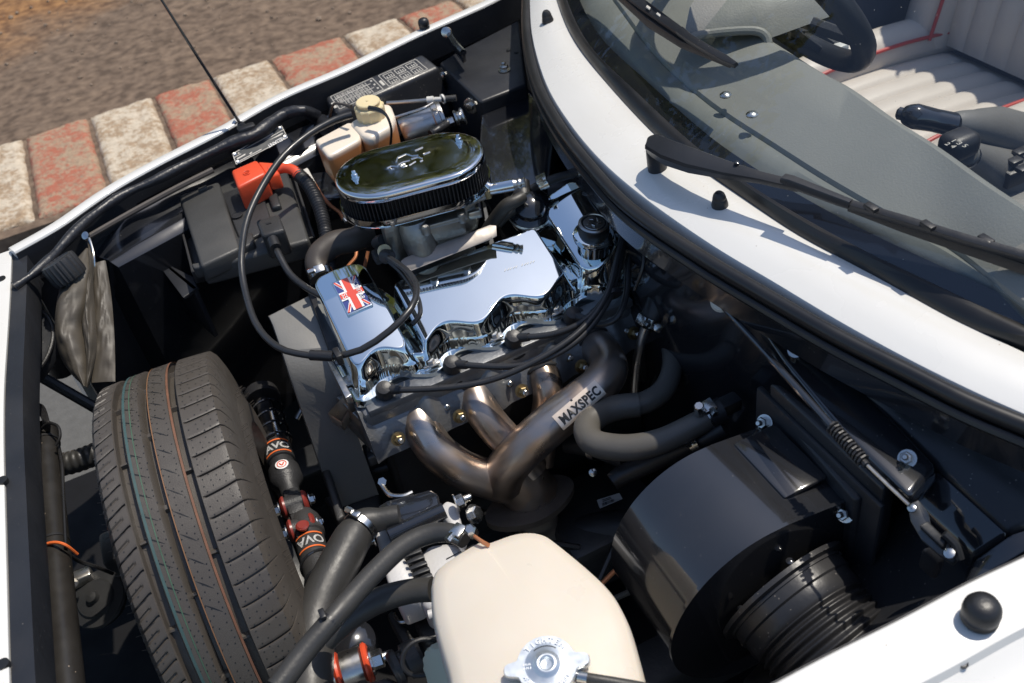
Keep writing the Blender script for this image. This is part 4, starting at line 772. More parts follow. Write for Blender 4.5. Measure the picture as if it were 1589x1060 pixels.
b = B(); tubepx(b, [(486, 282, .72, 3), (497, 300, .71, 3), (512, 318, .70, 3), (527, 330, .69, 3), (533, 342, .68, 3)], 8); b.done('wire', 'copper', ow)
b = B(); b.prism(PL([(465, 265), (477, 259), (490, 283), (480, 289)], .725), .014, .003); b.done('connector', 'pale', ow)
b = B(); b.lathe(P(536, 342, .685), (.3, -.6, .7), [(.006, 0), (.006, .004), (.004, .006)], 6); b.done('terminal', 'steel', ow)
for i, pts in enumerate(([(553, 378, .70), (552, 398, .69), (541, 412, .685), (533, 424, .68)], [(571, 390, .70), (568, 405, .69), (563, 424, .68)])):
    b = B(); tubepx(b, [(*p, 2.8) for p in pts], 8); tag(b.done('copper_pipe', 'copper'), ('curved copper pipe behind the badge end of the rocker cover', 'straight copper pipe between the coolant hose and the carburettor')[i], 'pipe', 'copper pipes')
# black fluid box below the reservoir
b = B(); b.prism(PL([(480, 268), (520, 262), (540, 300), (498, 310)], .69), .05, .006); b.prism(PL([(440, 215), (480, 200), (500, 250), (455, 262)], .68), .05, .006); tag(b.done('relay_box', 'black'), 'glossy black box beneath the brake fluid reservoir', 'box')
# top coolant hose
th = thing('top_coolant_hose', 'brownish grey bent coolant hose at the badge end of the rocker cover', 'hose')
b = B(); tubepx(b, [(572, 362, .735, 19), (548, 372, .74, 19), (520, 378, .742, 20), (498, 394, .738, 20), (492, 412, .73, 19), (500, 432, .72, 18)], 22); b.done('hose', 'brownhose', th)
clamp(th, P(498, 428, .722), P(500, 432, .72)-P(492, 412, .73), .0172); clamp(th, P(560, 366, .738), P(572, 362, .735)-P(548, 372, .74), .0165)
cs_ = thing('cam_sensor', 'black plug connector with tan collar on the chrome cover edge', 'sensor')
b = B(); b.lathe(P(585, 378, .755), (.25, -.6, .5), [(.009, 0), (.010, .01), (.008, .022)], 16); b.box(P(592, 396, .755), (.024, .02, .016), bevel=.003); b.lathe(P(598, 398, .762), (.25, -.7, .35), [(.0105, 0), (.0095, .012), (.0055, .02)], 18); b.done('plug', 'plastic', cs_)
b = B(); b.lathe(P(595, 390, .765), (.25, -.7, .35), [(.0095, 0), (.0095, .006)], 18); b.done('collar', 'capcream', cs_)
# long looping cable
b = B(); tubepx(b, [(546, 178, .835, 6), (520, 186, .835, 6), (480, 208, .832, 5.5), (440, 242, .825, 5.5), (408, 288, .815, 5.5), (384, 340, .80, 5.5), (375, 395, .785, 5.5), (378, 440, .77, 5.5), (396, 500, .76, 5.5), (430, 538, .758, 5.5), (475, 551, .758, 5.5), (515, 553, .758, 5.5), (560, 543, .765, 5.5), (605, 513, .78, 5.5), (637, 480, .79, 5.5), (647, 450, .79, 5.5), (636, 425, .785, 5), (615, 408, .775, 5), (603, 400, .77, 5)], 12)
lc = thing('throttle_cable', 'long black cable looping over the battery and chrome cover', 'cable'); b.done('cable', 'greycable', lc)
b = B(); tubepx(b, [(482, 551, .758, 8.5), (518, 553, .758, 8.5)], 12, smooth=False); b.box(P(525, 553, .76), (.008, .02, .016), bevel=.002); b.done('clip', 'rubber', lc)
b = B(); tubepx(b, [(600, 402, .762, 4), (625, 425, .765, 4), (645, 455, .765, 4), (652, 478, .762, 4), (650, 492, .758, 4), (640, 503, .752, 4)], 10); tag(b.done('sensor_lead', 'wire'), 'thin black lead looping down onto the chrome rocker cover', 'wire')
# washer fluid bag hanging at the front corner
wb = thing('washer_bag', 'brown vinyl washer fluid bag hanging in the front corner of the bay', 'washer bag')
def lerp_path(pts, n):
    v = spline(pts, 8); L = [0]
    for a, c in zip(v, v[1:]): L.append(L[-1]+(c-a).length)
    out = []; j = 0
    for i in range(n+1):
        s_ = L[-1]*i/n
        while j < len(L)-2 and L[j+1] < s_: j += 1
        out.append(v[j].lerp(v[j+1], (s_-L[j])/max(1e-9, L[j+1]-L[j])))
    return out
def lobe(b, left, right, bul, n=40, m=16, seed=0, wr=.009):
    A, C_ = lerp_path(left, n), lerp_path(right, n); nr = Vector((-.02, -.72, .70)).normalized(); g = []
    for i in range(n+1):
        t = i/n; row = []
        for j in range(m+1):
            u = j/m; e = math.sin(math.pi*u)**.7*math.sin(math.pi*min(.97, t+.03))**.45; p = A[i].lerp(C_[i], u)
            w_ = noise.noise((u*2.2+seed, t*9, seed))*wr+noise.noise((u*6+seed, t*14+u*5, seed+3))*wr*.55+wr*.8*math.sin(t*60+3*noise.noise((u*3, t*2, 1)))*max(0, t-.62)*2*math.exp(-((u-.9)/.35)**2)
            row.append(b.bm.verts.new(p+nr*(bul*e+w_*e)))
        g.append(row)
    for i in range(n):
        for j in range(m): b.face((g[i][j], g[i][j+1], g[i+1][j+1], g[i+1][j]))
    back = [[v.co-nr*.004 for v in r] for r in g]; k = [b.verts(r) for r in back]
    for i in range(n):
        for j in range(m): b.face((k[i][j+1], k[i][j], k[i+1][j], k[i+1][j+1]))
b = B(); lobe(b, PL([(132, 388, .775), (112, 412, .768), (92, 450, .754), (85, 505, .732), (92, 550, .714), (112, 582, .700), (131, 600, .694)], 0), PL([(142, 386, .775), (146, 420, .766), (134, 470, .750), (126, 505, .736), (134, 540, .718), (136, 570, .705), (134, 600, .694)], 0), .028, seed=1); b.done('front_panel', 'bag', wb, sharp=80)
b = B(); lobe(b, PL([(134, 372, .779), (140, 400, .772), (136, 450, .754), (128, 500, .736), (133, 545, .718), (135, 600, .694)], 0), PL([(141, 372, .779), (146, 408, .770), (144, 440, .759), (147, 490, .739), (150, 540, .718), (136, 602, .693)], 0), .018, seed=5); b.done('side_panel', 'bag', wb, sharp=80)
b = B(); lobe(b, PL([(144, 410, .766), (146, 470, .741), (146, 530, .718), (142, 594, .691)], 0), PL([(163, 404, .766), (172, 460, .743), (177, 530, .718), (178, 592, .691)], 0), .008, seed=9, wr=.006); b.done('back_panel', 'bag', wb, sharp=80)
b = B(); tubepx(b, [(136, 366, .790, 3), (142, 380, .785, 2), (146, 400, .775, 2), (146, 420, .760, 3)], 8); b.lathe(P(134, 366, .792), (-.4, -.5, .7), [(.006, 0), (.006, .003), (.003, .004)], 12); b.done('hanger', 'steel', wb)
b = B(); cpt = P(92, 408, .795); ax = Vector((-.35, -.15, .9)).normalized(); ax2 = (P(92, 408, .795)-P(112, 432, .770)).normalized()
b.lathe(P(104, 424, .780), ax2, [(.016, -.030), (.016, -.012), (.024, -.010), (.0255, -.004), (.0255, .018), (.0245, .022), (.020, .0235), (.018, .022), (0, .022)], 66, wob=lambda a: 1+.03*(1 if math.sin(a*22) > 0 else -1)); b.done('filler_cap', 'rubber', wb)
# small pump and valve in the corner
wpn = thing('washer_pump', 'small washer pump with tan terminal behind the washer bag', 'pump')
b = B(); b.lathe(P(72, 520, .62), (.1, -.1, 1), [(.022, -.08), (.022, -.01), (.016, 0), (.010, .004)], 20); b.done('pump_body', 'rubber', wpn)
b = B(); b.prism(PL([(50, 478), (64, 472), (70, 500), (56, 506)], .66), .01, .003); b.lathe(P(63, 500, .655), (-.3, -.5, .8), [(.012, 0), (.012, .004), (.006, .006)], 14); b.done('terminal', mat('tan_connector', (.20, .17, .12), .4), wpn)
b = B(); tubepx(b, [(58, 474, .66, 4), (60, 440, .68, 4), (68, 425, .70, 4)], 8); b.done('wire', 'wire', wpn)
b = B(); b.prism(PL([(28, 440), (46, 420), (50, 424), (36, 450)], .77), .03, .002, dirv=(.2, .4, -1)); tag(b.done('corner_bracket', 'dusty'), 'small triangular black bracket in the front corner of the wing', 'bracket')
# headlamp back
hl = thing('headlamp_bowl', 'round black back of a headlamp at the front panel edge', 'headlamp')
hc = P(2, 545, .70); hx = Vector((-.15, -.25, .95)).normalized()
b = B(); b.lathe(hc, hx, [(.078, -.02), (.080, -.004), (.078, .001), (.070, .003), (.05, .010), (.02, .012), (0, .012)], 48); b.done('bowl', 'satin', hl); b = B(); b.loft([[hc+(hx.orthogonal().normalized()*math.cos(a)+hx.cross(hx.orthogonal().normalized())*math.sin(a))*(.079+.003*math.cos(t))+hx*.003*math.sin(t) for t in (j*.785 for j in range(8))] for a in (k*.1309 for k in range(49))], caps=False); b.done('rim', 'rubber', hl)
# ------------------------------------------------------------------ spare wheel standing across the front of the bay
ty = thing('spare_wheel', 'new black tyre with coloured tread lines standing at the front of the bay', 'wheel')
TX, TY, TZ, TR, TW = (P(261, 640, .75).x+P(321, 900, .775).x)/2-.009, .925, .515, .275, .169
GR = [-.042, -.010, .0235]; GW = .0105                       # long grooves, across the width
def tyre_z(u):                                               # radius at width position u
    e = abs(u)/(TW/2); return TR-.004*e*e-.062*max(0, (e-.80)/.20)**2.2
PSI = math.radians(3.5)                                         # the wheel stands slightly turned
def tp(u, r, a): d = r*math.cos(a); return Vector((TX+u*math.cos(PSI)+d*math.sin(PSI), TY+d*math.cos(PSI)-u*math.sin(PSI), TZ+r*math.sin(a)))
us = []
cuts = sorted([g-GW/2-.0012 for g in GR]+[g-GW/2 for g in GR]+[g+GW/2 for g in GR]+[g+GW/2+.0012 for g in GR])
us = sorted(set([-TW/2+TW*k/44 for k in range(45)]+cuts+[-.0775, -.0565, .0365, .0355, -.0535, -.0525])); us = [u for u in us if not any(g-GW/2-.0012 < u < g-GW/2 for g in GR)]
pit = 2*math.pi/68; RPP = 14
def shift(u): v = max(0, u-.034); return .35*v+9*v*v+2.1*min(0, u+.051)
def tread(u, a, ph=None):
    """radius at width u; ph is the phase within the block pitch, 0..1"""
    r = tyre_z(u)
    for g in GR:
        if abs(u-g) < GW/2+1e-5 and abs(u-g) > GW/2-.0006: return r-.0015
        if abs(u-g) < GW/2: return r-(.0125 if (a/(pit*4)+g*40) % 1 > .05 else .007)
    if ph is None: ph = ((a+shift(u))/pit) % 1
    d = min(ph, 1-ph)*pit*TR
    if GR[2]+.010 < u < TW*.465 and d < .0021: return r-.0042*(1 if d < .0008 else .12)
    if -TW*.465 < u < GR[0]-.007:
        if d < .0021: return r-.004*(1 if d < .001 else .15)
        if abs(ph-.5)*pit*TR < .0010 and u > -.078 and u < -.056: return r-.002
    return r
b = B(); n0 = -13; NP2 = 50; A0, A1 = n0*pit, (n0+NP2)*pit; rows = []; offs = [0, .030, .050, .10, .2, .3, .4, .47, .5, .53, .6, .7, .8, .9, .950, .970]
for i in range(NP2):
    for f in offs:
        s_ = (n0+i+f)*pit; rows.append([b.bm.verts.new(tp(u, tread(u, s_-shift(u), f), s_-shift(u))) for u in us])
for i in range(len(rows)-1):
    for j in range(len(us)-1): b.face((rows[i][j], rows[i][j+1], rows[i+1][j+1], rows[i+1][j]))
b.done('tread', 'tyre', ty, sharp=32)
b = B()
for s_ in (-1, 1):
    b.loft([[tp(s_*x, r, a) for x, r in ((TW/2, tyre_z(TW/2)), (TW/2+.006, TR-.085), (TW/2+.004, TR-.11), (TW/2-.012, TR-.125))] for a in (2*math.pi*k/120 for k in range(121))], close=False)
b.done('sidewall', 'tyre', ty)
b = B(); b.lathe((TX-.07*math.cos(PSI), TY+.07*math.sin(PSI), TZ), (math.cos(PSI), -math.sin(PSI), 0), [(.165, 0), (.15, .03), (.15, .12), (.165, .15)], 48, caps=False); b.lathe((TX+.03, TY, TZ), (math.cos(PSI), -math.sin(PSI), 0), [(.15, 0), (.02, .01)], 32); b.done('rim', 'satin', ty)
# sipes in the middle ribs and pin holes: thin raised-dark inserts
sp = B(); rng = random.Random(9)
def sipe(u0, u1, a, da, w=.0011):
    n = 6; L, R = [], []
    for k in range(n+1):
        t = k/n; u = u0+(u1-u0)*t; aa = a+da*t; r = tyre_z(u)+.0002; ww = w*math.sin(math.pi*min(.95, max(.05, t)))/TR
        L.append(tp(u, r, aa+ww)); R.append(tp(u, r, aa-ww))
    Lv, Rv = sp.verts(L), sp.verts(R)
    for k in range(n): sp.face((Lv[k], Lv[k+1], Rv[k+1], Rv[k]))
for k in range(38):
    a = A0+pit*1.0*k*1.05; sipe(-.0395, -.020, a, .055); sipe(-.003, .012, a+.04, .05)
    sipe(.018, .0205, a+.04, -.02)
for k in range(40):
    a = A0+pit*(k+.5); sipe(-.080, -.055, a, -.03, .0006)
sp.done('sipes', 'blackprint', ty, kind='stuff')
ph = B()
for k in range(150):
    for q, u in enumerate((-.082, -.073, -.063, -.033, -.024, -.017, -.0035, .003, .013, .036, .044, .052, .060, .068, .076)):
        a = A0+(A1-A0)*(k+.5*(q % 2)+.16*math.sin(q*7+k*1.3))/150; uu = u+.0012*math.sin(k*2.1+q); r = tyre_z(uu)
        if tread(uu, a) < r-.0005 or rng.random() < .12: continue
        c = tp(uu, r+.0003, a); t1 = tp(uu+.001, r, a)-tp(uu, r, a); t1.normalize(); t2 = (tp(uu, r, a+.01)-tp(uu, r, a)).normalized(); ph.face(ph.verts([c+t1*.0009*math.cos(q2*1.047)+t2*.0009*math.sin(q2*1.047) for q2 in range(6)]))
ph.done('pin_holes', 'blackprint', ty, kind='stuff')
for u, w, m in ((-.0335, .0030, mat('teal_print', (.04, .082, .08), .6, var=.4, vscale=60)), (-.0265, .0013, mat('green_print', (.05, .105, .065), .6, var=.4, vscale=60)), (.0195, .0026, mat('rust_print', (.17, .075, .04), .6, var=.4, vscale=60)), (-.0055, .0012, M['orange']) if 0 else (-.0045, .0011, mat('amber_print', (.22, .11, .05), .5))):
    b = B(); b.loft([[tp(u+dx, tyre_z(u)+.0004, A0+(A1-A0)*k/200) for dx in (-w/2, w/2)] for k in range(201)], close=False); b.done('tread_line', m, ty)
b = B(); rng = random.Random(2)
for k in range(70):
    a = rng.uniform(.3, 2.6); s_ = rng.choice((-1, 1, 1)); u = s_*TW*.495; p = tp(u, tyre_z(u)-.004, a); b.tube([p, p+Vector((s_*.009, rng.uniform(-.002, .002), .003))], .0004, 4, smooth=False)
b.done('moulding_hairs', 'tyre', ty, kind='stuff')

# ------------------------------------------------------------------ coil-over dampers lying end to end
def damper(label, a, c, mk):
    t = thing('damper', label, 'damper', 'dampers meeting at red bushes'); ax = (c-a).normalized(); L = (c-a).length
    return t, ax, L
a = P(405, 612, .515); c = P(452, 770, .525); t1, ax, L = damper('black damper beside the tyre, its clear sleeve towards the battery', a, c, 0)
b = B(); b.lathe(a, ax, [(.027, 0), (.028, .01), (.028, .022)], 28); b.lathe(a, ax, [(.012, .02), (.012, L*.5)], 16); b.done('dust_sleeve', 'rubber', t1)
b = B(); b.tube([a+ax*(.03+.0022*k)+(ax.orthogonal().normalized()*math.cos(k*.5)+ax.cross(ax.orthogonal().normalized())*math.sin(k*.5))*.024 for k in range(50)], .0022, 7); b.done('spring', 'black', t1)
b = B(); tubepx(b, [(421, 636, .535, 3.5), (431, 676, .54, 3.5)], 8, step=.001, corr=.0008, pitch=.004); b.done('threaded_rod', 'steel', t1)
b = B(); b.lathe(a+ax*L*.56, ax, [(.017, -.02), (.0205, 0), (.021, .035), (.018, .036), (.018, .05), (.0225, .052), (.0235, .075), (.021, .08), (.014, .09), (.012, .13)], 32); b.done('damper_body', 'plastic', t1)
vx = (Vector((0, 0, H))-c).normalized(); vx = (vx-ax*vx.dot(ax)).normalized(); sx = ax.cross(vx)
def avo(t, o, ax, sx, vx, R):
    b = B(); n = 14
    for h0, h1 in ((-.0145, -.0120), (.0105, .0130)):
        b.loft([[o+ax*h+sx*math.sin(q)*(R+dr)+vx*math.cos(q)*(R+dr) for h, dr in ((h0, 0), (h0, .0007), (h1, .0007), (h1, 0))] for q in (-1.0+2.0*k/n for k in range(n+1))])
    b.done('label_band', 'orange', t)
    tx = text('AVO', .0185, o-sx*.0180+vx*(R*1.0)+ax*.006, sx, -ax, 'whiteprint', t, 'lettering', .0002, space=.95, bold=.0005)
    me = tx.data; 
    for v in me.vertices:
        d = v.co-o; s_ = d.dot(sx); q = s_/R; hgt = d.dot(ax); v.co = o+ax*hgt+sx*math.sin(q)*(R+.0006)+vx*math.cos(q)*(R+.0006)
sdir = sx if sx.x > 0 else -sx
avo(t1, a+ax*(L*.56+.018), ax, sdir, vx, .021)
b = B(); pb = P(447, 747, .545); b.lathe(a+ax*(L*.56+.064)+vx*.022, vx, [(.0085, -.003), (.0095, .002), (.008, .0025)], 24); b.done('round_sticker', 'whiteprint', t1); b = B(); o_ = a+ax*(L*.56+.064)+vx*.0247; b.tube([o_+(sdir*math.cos(q*.7)+ax*math.sin(q*.7))*.0065 for q in range(10)], .0007, 5); b.tube([o_-sdir*.003-ax*.002, o_+ax*.003, o_+sdir*.003-ax*.002], .001, 5); b.done('red_mark', 'red', t1)
a2 = P(467, 790, .535); c2 = P(515, 960, .545); ax2 = (c2-a2).normalized()
t2, _, L2 = damper('black damper running under the large hose, lettered band upside down', a2, c2, 0)
b = B(); b.lathe(a2, ax2, [(.011, -.01), (.014, .01), (.021, .025), (.0225, .04), (.022, .055), (.0195, .057), (.0195, L2)], 32); b.done('damper_body', 'plastic', t2)
vx2 = (Vector((0, 0, H))-c2).normalized(); vx2 = (vx2-ax2*vx2.dot(ax2)).normalized(); sx2 = ax2.cross(vx2); sx2 = sx2 if sx2.x > 0 else -sx2
avo(t2, a2+ax2*.078, -ax2, -sx2 if 0 else sx2, vx2, .0198)
b = B(); b.tube([a2+ax2*(.095+.0022*k)+(sx2*math.cos(k*.5)+vx2*math.sin(k*.5))*.020 for k in range(40)], .0022, 7); b.done('spring', 'black', t2)
for t, px, py, w in ((t1, 457, 783, 14), (t2, 469, 819, 13)):
    o_ = P(px, py, .545); b = B()
    for s_ in (-1, 1): b.lathe(o_+sdir*s_*.012, sdir*s_, [(.0155, 0), (.016, .003), (.013, .006), (.008, .007)], 24)
    b.done('red_bush', 'redring', t)
    b = B(); b.lathe(o_-sdir*.012, sdir, [(.014, 0), (.014, .024)], 20); b.box(o_, (.022, .05, .02), (sdir, ax, vx), .004); b.done('eye', 'plastic', t)
    b = B(); b.hexnut(o_-sdir*.020, -sdir, .0075, .008, .004); b.hexnut(o_+sdir*.020, sdir, .0068, .006, .003); b.done('pivot_nut', 'steel', t)
b = B(); b.lathe(P(469, 815, .565), vx, [(.008, -.004), (.009, 0), (.0065, .002), (.003, .002)], 20); b.done('bush_cap', 'redring', t2)

# ------------------------------------------------------------------ exhaust manifold
ex = thing('exhaust_manifold', 'tubular bronze tinted exhaust manifold with a lettered plate', 'exhaust manifold')
for pts in ([(644, 632, .610, 30), (654, 662, .600, 30), (676, 697, .575, 30), (712, 726, .545, 31), (748, 740, .52, 31), (790, 752, .49, 31)],
            [(733, 600, .610, 28), (745, 632, .600, 27), (768, 664, .575, 27), (798, 696, .54, 27), (825, 730, .50, 27)],
            [(838, 566, .610, 25), (849, 596, .598, 24), (850, 628, .57, 24), (842, 670, .53, 24), (835, 720, .49, 24)],
            [(918, 528, .610, 27), (936, 548, .612, 28), (945, 572, .612, 30), (930, 598, .610, 31), (900, 622, .602, 32), (855, 658, .585, 33), (812, 697, .56, 33), (785, 728, .53, 33), (778, 752, .50, 32)]):
    b = B(); tubepx(b, pts, 28); b.done('primary_pipe', 'exh', ex)
    b = B(); p, q = P(*pts[0][:3]), P(*pts[1][:3]); d = (q-p).normalized(); r = mpx(p, pts[0][3])
    o1 = d.orthogonal().normalized(); o2 = d.cross(o1)
    b.loft([[p+d*.012+(o1*math.cos(k)+o2*math.sin(k))*(r+.0012+.0022*math.cos(t)+.0005*noise.noise((k*9, t, 0)))+d*.0026*math.sin(t) for t in (j*1.047 for j in range(6))] for k in (i*6.2832/40 for i in range(41))], caps=False); b.done('weld_bead', 'iron', ex)
b = B(); p, q = P(735, 737, .527), P(748, 740, .52); d = (P(775, 748, .50)-P(712, 726, .545)).normalized(); b.lathe(q-d*.006, d, [(.0238, 0), (.0252, .004), (.0252, .012), (.0238, .016)], 32, caps=False); b.done('slip_joint', 'exh', ex)
b = B(); cpt = P(815, 752, .475); b.loft([[cpt+Vector((.040*s1*math.cos(k)+dx, .029*s1*math.sin(k)+dy, h)) for k in (i*6.2832/40 for i in range(40))] for h, s1, dx, dy in ((.06, .75, -.012, .01), (.03, .95, -.004, .002), (0, 1.0, 0, 0), (-.015, 1.05, .004, -.002), (-.03, .9, .006, -.004))]); b.done('collector', 'exh', ex)
b = B(); b.loft([[P(822, 776, .45)+Vector((.062*math.cos(k)*(1+.12*math.cos(2*k)), .040*math.sin(k), h)) for k in (i*6.2832/40 for i in range(40))] for h in (0, -.012)]); b.done('collector_flange', mat('scaled_flange', (.15, .125, .105), .55, .5, var=.4, vscale=40, bump=.5, bscale=90), ex)
b = B(); b.loft([[P(824, 779, .435)+Vector((.060*math.cos(k)*(1+.12*math.cos(2*k)), .039*math.sin(k), h)) for k in (i*6.2832/40 for i in range(40))] for h in (0, -.004)]); b.done('gasket', 'copper', ex)
b = B(); b.hexnut(P(842, 785, .44), (.3, -.9, -.2), .009, .012, 0); b.done('flange_bolt', 'brass', ex)
b = B(); b.tube([P(822, 778, .435), P(838, 820, .37), P(852, 850, .33), P(862, 880, .28)], [.034, .031, .029, .028], 24); b.done('down_pipe', mat('dusty_pipe', (.19, .16, .13), .7, .3, var=.3, bump=.6, bscale=90), ex)
# port flange plate and nuts
fl = []
b = B(); f1 = [P(596, 672, .595), P(612, 650, .60), P(640, 610, .612), P(730, 578, .612), P(830, 545, .612), P(915, 505, .612), P(975, 492, .612), P(985, 520, .60), P(955, 540, .595), P(880, 575, .590), P(800, 612, .590), P(720, 652, .590), P(645, 690, .588), P(612, 700, .585)]
b.prism(f1, .010, .002, dirv=(0, .8, -.3)); b.done('port_flange', 'iron', ex)
for px, py in ((617, 681), (688, 629), (712, 646), (785, 593), (808, 607), (877, 554), (900, 569), (963, 512), (981, 518), (600, 660)):
    b = B(); p = P(px, py, .606)+Vector((0, -.004, .004)); b.hexnut(p, Vector((.05, -.85, .42)), .0068, .008, 0); o_ = b.done('flange_nut', 'brass', ex); b = B(); b.lathe(p+Vector((.05, -.85, .42)).normalized()*.009, Vector((.05, -.85, .42)), [(.0042, 0), (.0042, .007), (.003, .008)], 12); b.done('stud', 'steel', o_)
# lettered plate on the long pipe
pa, pb_ = P(868, 655, .606), P(925, 606, .624); pxd = (pb_-pa).normalized(); vz = (Vector((0, 0, H))-pa).normalized(); vz = (vz-pxd*vz.dot(pxd)).normalized(); py_ = vz.cross(pxd); o0 = pa+vz*.010
PR = .030
def bend(p): # wrap on the pipe
    d = p-o0; u, v, w = d.dot(pxd), d.dot(py_), d.dot(vz); return o0+pxd*u+py_*math.sin(v/PR)*(PR+w)+vz*(math.cos(v/PR)*(PR+w)-PR)
Lp = (pb_-pa).length+.006
b = B(); n = 10; b.loft([[bend(o0+pxd*(-.004+ (Lp+.004)*t)+py_*(-.0115+.023*k/n)+vz*h) for k, h in [(k, .0018) for k in range(n+1)]+[(k, -.002) for k in range(n, -1, -1)]] for t in (j/12 for j in range(13))]); lp = b.done('name_plate', mat('bright_heat_plate', (.74, .62, .50), .34, .85, var=.08), ex)
tx = text('MAXSPEC', .0165, o0+pxd*.001-py_*.0062+vz*.0022, pxd, py_, 'blackprint', lp, 'lettering', .0003, space=1.08, bold=.0006); xs = [(v.co-o0).dot(pxd) for v in tx.data.vertices]; kx = (Lp-.004)/max(xs)
for v in tx.data.vertices:
    d = v.co-o0; v.co = bend(o0+pxd*d.dot(pxd)*kx+py_*d.dot(py_)+vz*d.dot(vz))
for t, v in ((.5, -.0115), (.42, .0115)):
    b = B(); b.lathe(bend(o0+pxd*Lp*t+py_*v), vz, [(.0016, -.002), (.0016, .0024)], 8); b.done('plate_weld', 'iron', lp)

# ------------------------------------------------------------------ heater hoses on the bulkhead side
hh = thing('heater_hose', 'grey U-bent heater hose between the exhaust and the heater drum', 'hose')
b = B(); tubepx(b, [(992, 628, .60, 19), (960, 632, .60, 20), (930, 642, .602, 21), (911, 662, .605, 21), (918, 684, .61, 21), (945, 693, .615, 21), (985, 694, .625, 21), (1030, 683, .635, 20), (1075, 661, .645, 19), (1098, 648, .65, 18)], 26); b.done('bent_section', 'hose2', hh)
b = B(); tubepx(b, [(980, 630, .598, 17.5), (1006, 622, .598, 17.5), (1030, 604, .60, 17), (1042, 575, .605, 16), (1042, 548, .61, 15), (1036, 520, .61, 15)], 20); b.done('upper_section', 'hose2', hh)
hd = (P(1098, 648, .65)-P(1075, 661, .645)).normalized(); clamp(hh, P(1104, 643, .652), hd, .0150, w=.014)
b = B(); b.tube([P(1100, 646, .651), P(1122, 636, .655)], [.0165, .0170], 20, smooth=False); b.box(P(1130, 628, .655), (.03, .02, .02), bevel=.004); b.done('union', 'rubber', hh)
b = B(); b.lathe(P(1085, 633, .675), (-.2, -.2, .9), [(.0075, -.01), (.0065, 0), (.0065, .004), (.005, .006)], 8); b.done('clamp_screw', 'steel', hh)
h2 = thing('heater_pipe_hose', 'thick dark hose dropping down the bulkhead to a clamped steel pipe', 'hose')
b = B(); tubepx(b, [(852, 302, .735, 24), (880, 300, .735, 24), (915, 308, .73, 22), (955, 330, .725, 21), (995, 365, .72, 20), (1024, 405, .71, 20), (1030, 440, .695, 20), (1020, 475, .675, 19), (1008, 500, .655, 18)], 22); b.done('hose', 'rubber', h2)
clamp(h2, P(1009, 498, .657), P(1020, 475, .675)-P(1008, 500, .655), .0158, w=.012); b = B(); b.lathe(P(1020, 509, .667), (-.1, -.8, .5), [(.006, -.002), (.006, .003), (.0045, .004)], 12); b.done('clamp_screw', 'steel', h2)
b = B(); tubepx(b, [(1002, 508, .645, 8), (995, 530, .625, 7), (988, 565, .59, 7), (984, 612, .545, 6.5), (982, 640, .51, 6.5)], 14); b.done('steel_pipe', 'brushed', h2)
b = B(); b.box(P(938, 318, .745), (.012, .035, .03), (Vector((.8, -.6, 0)), Vector((.6, .8, 0)), UP), .003); b.done('hose_band', 'hose', h2)
h3 = thing('servo_hose', 'thin black hose arching from the clamped diaphragm to the scuttle edge', 'hose')
b = B(); tubepx(b, [(828, 294, .765, 8), (845, 284, .775, 8), (875, 273, .78, 7), (905, 269, .78, 6.5), (930, 272, .78, 6)], 12); b.done('hose', 'rubber', h3)
clamp(h3, P(844, 285, .775), P(875, 273, .78)-P(828, 294, .765), .0082, w=.014)
b = B(); b.lathe(P(925, 270, .785), (.7, -.35, -.1), [(.010, 0), (.0125, .004), (.0125, .03), (.008, .032)], 18); b.done('valve', mat('smoky_valve', (.17, .13, .10), .25, var=.1), h3)
dg = thing('vacuum_diaphragm', 'round black diaphragm dome at the far rear of the rocker cover', 'diaphragm')
o_ = P(822, 325, .745); ax = Vector((-.1, -.45, .9)).normalized()
b = B(); b.lathe(o_, ax, [(.030, -.02), (.034, -.006), (.034, 0), (.030, .003), (.024, .006), (.022, .014), (.014, .02), (.006, .022)], 40); b.done('dome', 'black', dg); b = B(); b.lathe(o_+ax*.001, ax, [(.0335, -.004), (.0355, -.002), (.0355, .001), (.0335, .003)], 40, caps=False); b.done('rim', 'steel', dg)
b = B(); b.lathe(P(812, 300, .76), (.4, .5, .5), [(.014, -.02), (.015, 0), (.010, .008), (.007, .02)], 18); b.done('outlet', 'rubber', dg)
h4 = thing('lower_heater_hose', 'dark hose passing beneath the grey heater hose, with steel band', 'hose')
b = B(); tubepx(b, [(950, 748, .55, 14), (965, 738, .555, 16), (1000, 722, .57, 16), (1050, 700, .60, 15), (1095, 680, .625, 14), (1125, 664, .64, 14)], 20); b.done('hose', 'rubber', h4); clamp(h4, P(1081, 687, .62), P(1095, 680, .625)-P(1050, 700, .60), .0118, w=.012)
h5 = thing('heater_return_pipe', 'black pipe with hanging clamp behind the exhaust plate', 'pipe')
b = B(); tubepx(b, [(880, 690, .50, 13), (920, 697, .51, 13), (970, 715, .52, 13)], 16); b.done('pipe', 'rubber', h5); clamp(h5, P(922, 700, .51), P(970, 715, .52)-P(880, 690, .50), .0125); b = B(); b.lathe(P(920, 733, .49), (-.2, -.6, .7), [(.006, -.002), (.006, .004), (.004, .005)], 12); b.done('clamp_screw', 'steel', h5)
